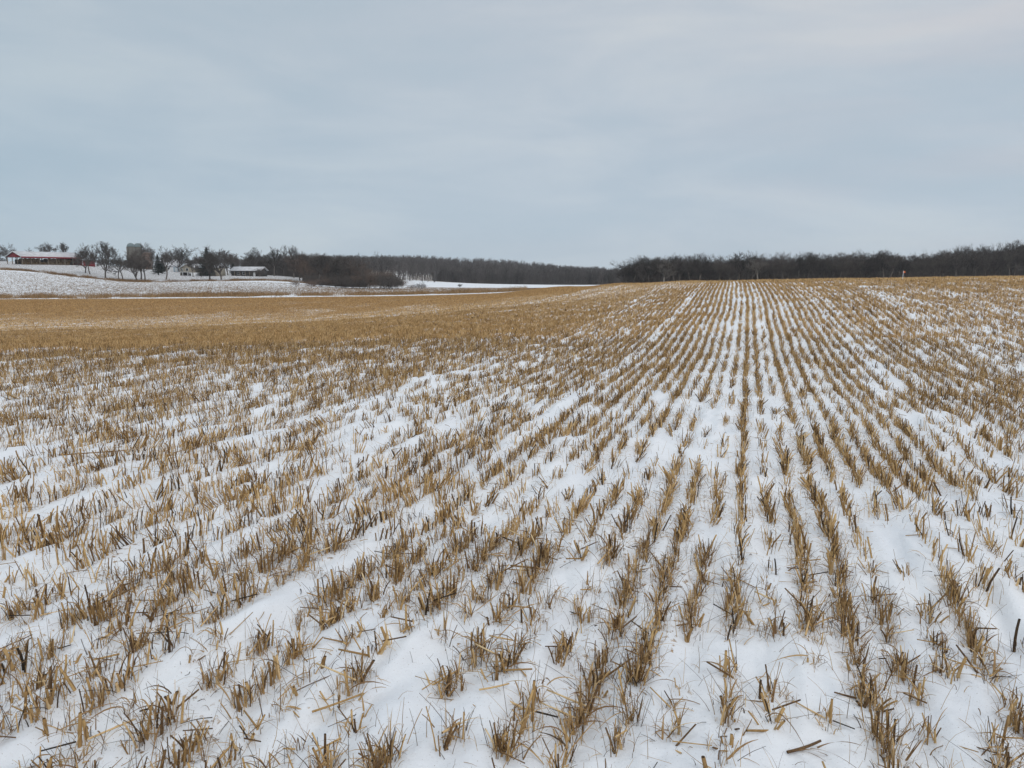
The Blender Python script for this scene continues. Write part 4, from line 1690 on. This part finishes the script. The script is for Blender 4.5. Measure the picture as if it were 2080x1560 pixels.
# orange field marker on the crest
xm_, ym_ = xof(1834, 38), 38.0
mk = empty('field_marker', (xm_, ym_, float(H(xm_, ym_))), .3)
tag(mk, 'white marker stake with a small orange flag on the field crest', 'marker')
V, F, _ = tubes(np.array([[0, 0, -.2]]), np.array([[.03, 0, 1.]]), np.array([.66]), np.array([.011]), np.array([.011]), np.zeros((1, 3)), 8, 2, np.zeros(1), True)
link('stake', mesh_np('stake', V, F, None, True, M_white), mk)
gx, gy_ = np.meshgrid(np.linspace(0, .12, 9), np.linspace(0, .085, 5))
vv = np.stack([gx.ravel() + .02, .012 * np.sin(gx.ravel() * 50), .37 + gy_.ravel() - gx.ravel() * .2], -1)
vb = vv + np.array([0, .006, 0])
q = np.array([[j * 9 + i, j * 9 + i + 1, (j + 1) * 9 + i + 1, (j + 1) * 9 + i] for j in range(4) for i in range(8)])
link('flag', mesh_np('flag', np.concatenate([vv, vb]), [np.concatenate([q, q[:, ::-1] + 45])], None, True, M_orange), mk)


# ------------------------------------------------------------------ rough grass and far stubble
def grass_band(name, n, fn, hr, label, material=M_leaf, tone=(.45, .15), w=(.01, .03)):
    rg = np.random.default_rng(n)
    x, y = fn(rg, n)
    nz_ = fbm(x * .35, y * .35, 13, 2)
    k = rg.random(n) < smooth(.38, .62, nz_)
    x, y, nz_ = x[k], y[k], nz_[k]
    m = len(x)
    P = np.stack([x, y, H(x, y) - .02], -1)
    D = lean_dirs(m, .35, rg)
    V, F, T = ribbons(P, D, rg.uniform(*hr, m) * (.4 + nz_), rg.uniform(*w, m), rg.uniform(.05, .5, m), 3, np.clip(rg.normal(tone[0], tone[1], m), 0, 1))
    tag(link(name, mesh_np(name, V, F, {'tone': T}, False, material)), label, 'grass', kind='stuff')


def f_verge(rg, n):
    u = rg.uniform(-.78, .02, n)
    off = rg.normal(16.5, 3.2, n)
    y = np.interp(u, [-1.3, -.693, -.49, -.33, -.22, -.03, .08], [108, 109, 112, 116, 121, 117, 108]) + off
    return u * y, y


grass_band('verge_grass', 90000, f_verge, (.35, 1.15), 'tufts of brown dead grass along the snowy strip beyond the field', tone=(.38, .12), w=(.015, .04))


def f_hedge(rg, n):
    u = rg.uniform(-.78, -.27, n)
    yl = np.interp(u, [-1.3, -.693, -.60, -.53, -.49, -.33, -.29, -.2], [262, 255, 243, 238, 243, 262, 262, 262])
    y = yl + rg.normal(0, 3.5, n)
    return u * y, y


grass_band('rough_grass', 60000, f_hedge, (.3, 1.0), 'line of rough brown grass and weeds below the farm', tone=(.28, .14), w=(.02, .06))


def f_speck(rg, n):
    u = rg.uniform(-.8, .1, n)
    lo = np.interp(u, [-1.3, -.693, -.49, -.33, -.22, -.03, .08], [108, 109, 112, 116, 121, 117, 108]) + 22
    hi = np.where(u < -.145, 240, 285)
    y = lo + (hi - lo) * rg.random(n) ** 1.0
    return u * y, y


def speck_field():
    rg = np.random.default_rng(66)
    n = 42000
    x, y = f_speck(rg, n)
    idx = np.repeat(np.arange(n), 5)
    m = len(idx)
    xx = x[idx] + rg.normal(0, .13, m)
    yy = y[idx] + rg.normal(0, .13, m)
    P = np.stack([xx, yy, H(xx, yy) - .02], -1)
    D = lean_dirs(m, .35, rg)
    V, F, T = ribbons(P, D, rg.uniform(.08, .28, m), rg.uniform(.02, .05, m), np.zeros(m), 1, np.clip(rg.normal(.28, .15, m), 0, 1))
    tag(link('corn_stubble', mesh_np('corn_stubble', V, F, {'tone': T}, False, M_leaf)),
        'dark specks of old stubble in the snowy field below the farm', 'stubble', kind='stuff')


speck_field()


# ------------------------------------------------------------------ winter air
V, F = boxmb([(-1505, 1505, -1505, 1505, -60, 60)])
hz = bpy.data.materials.new('haze')
hz.use_nodes = True
hz.node_tree.nodes.clear()
ho = hz.node_tree.nodes.new('ShaderNodeOutputMaterial')
hv = hz.node_tree.nodes.new('ShaderNodeVolumePrincipled')
hv.inputs['Color'].default_value = (.95, .97, 1, 1)
hv.inputs['Density'].default_value = 0.0002
hz.node_tree.links.new(hv.outputs[0], ho.inputs['Volume'])
tag(link('haze', mesh_np('haze', V, [F], None, False, hz)), kind='stuff')
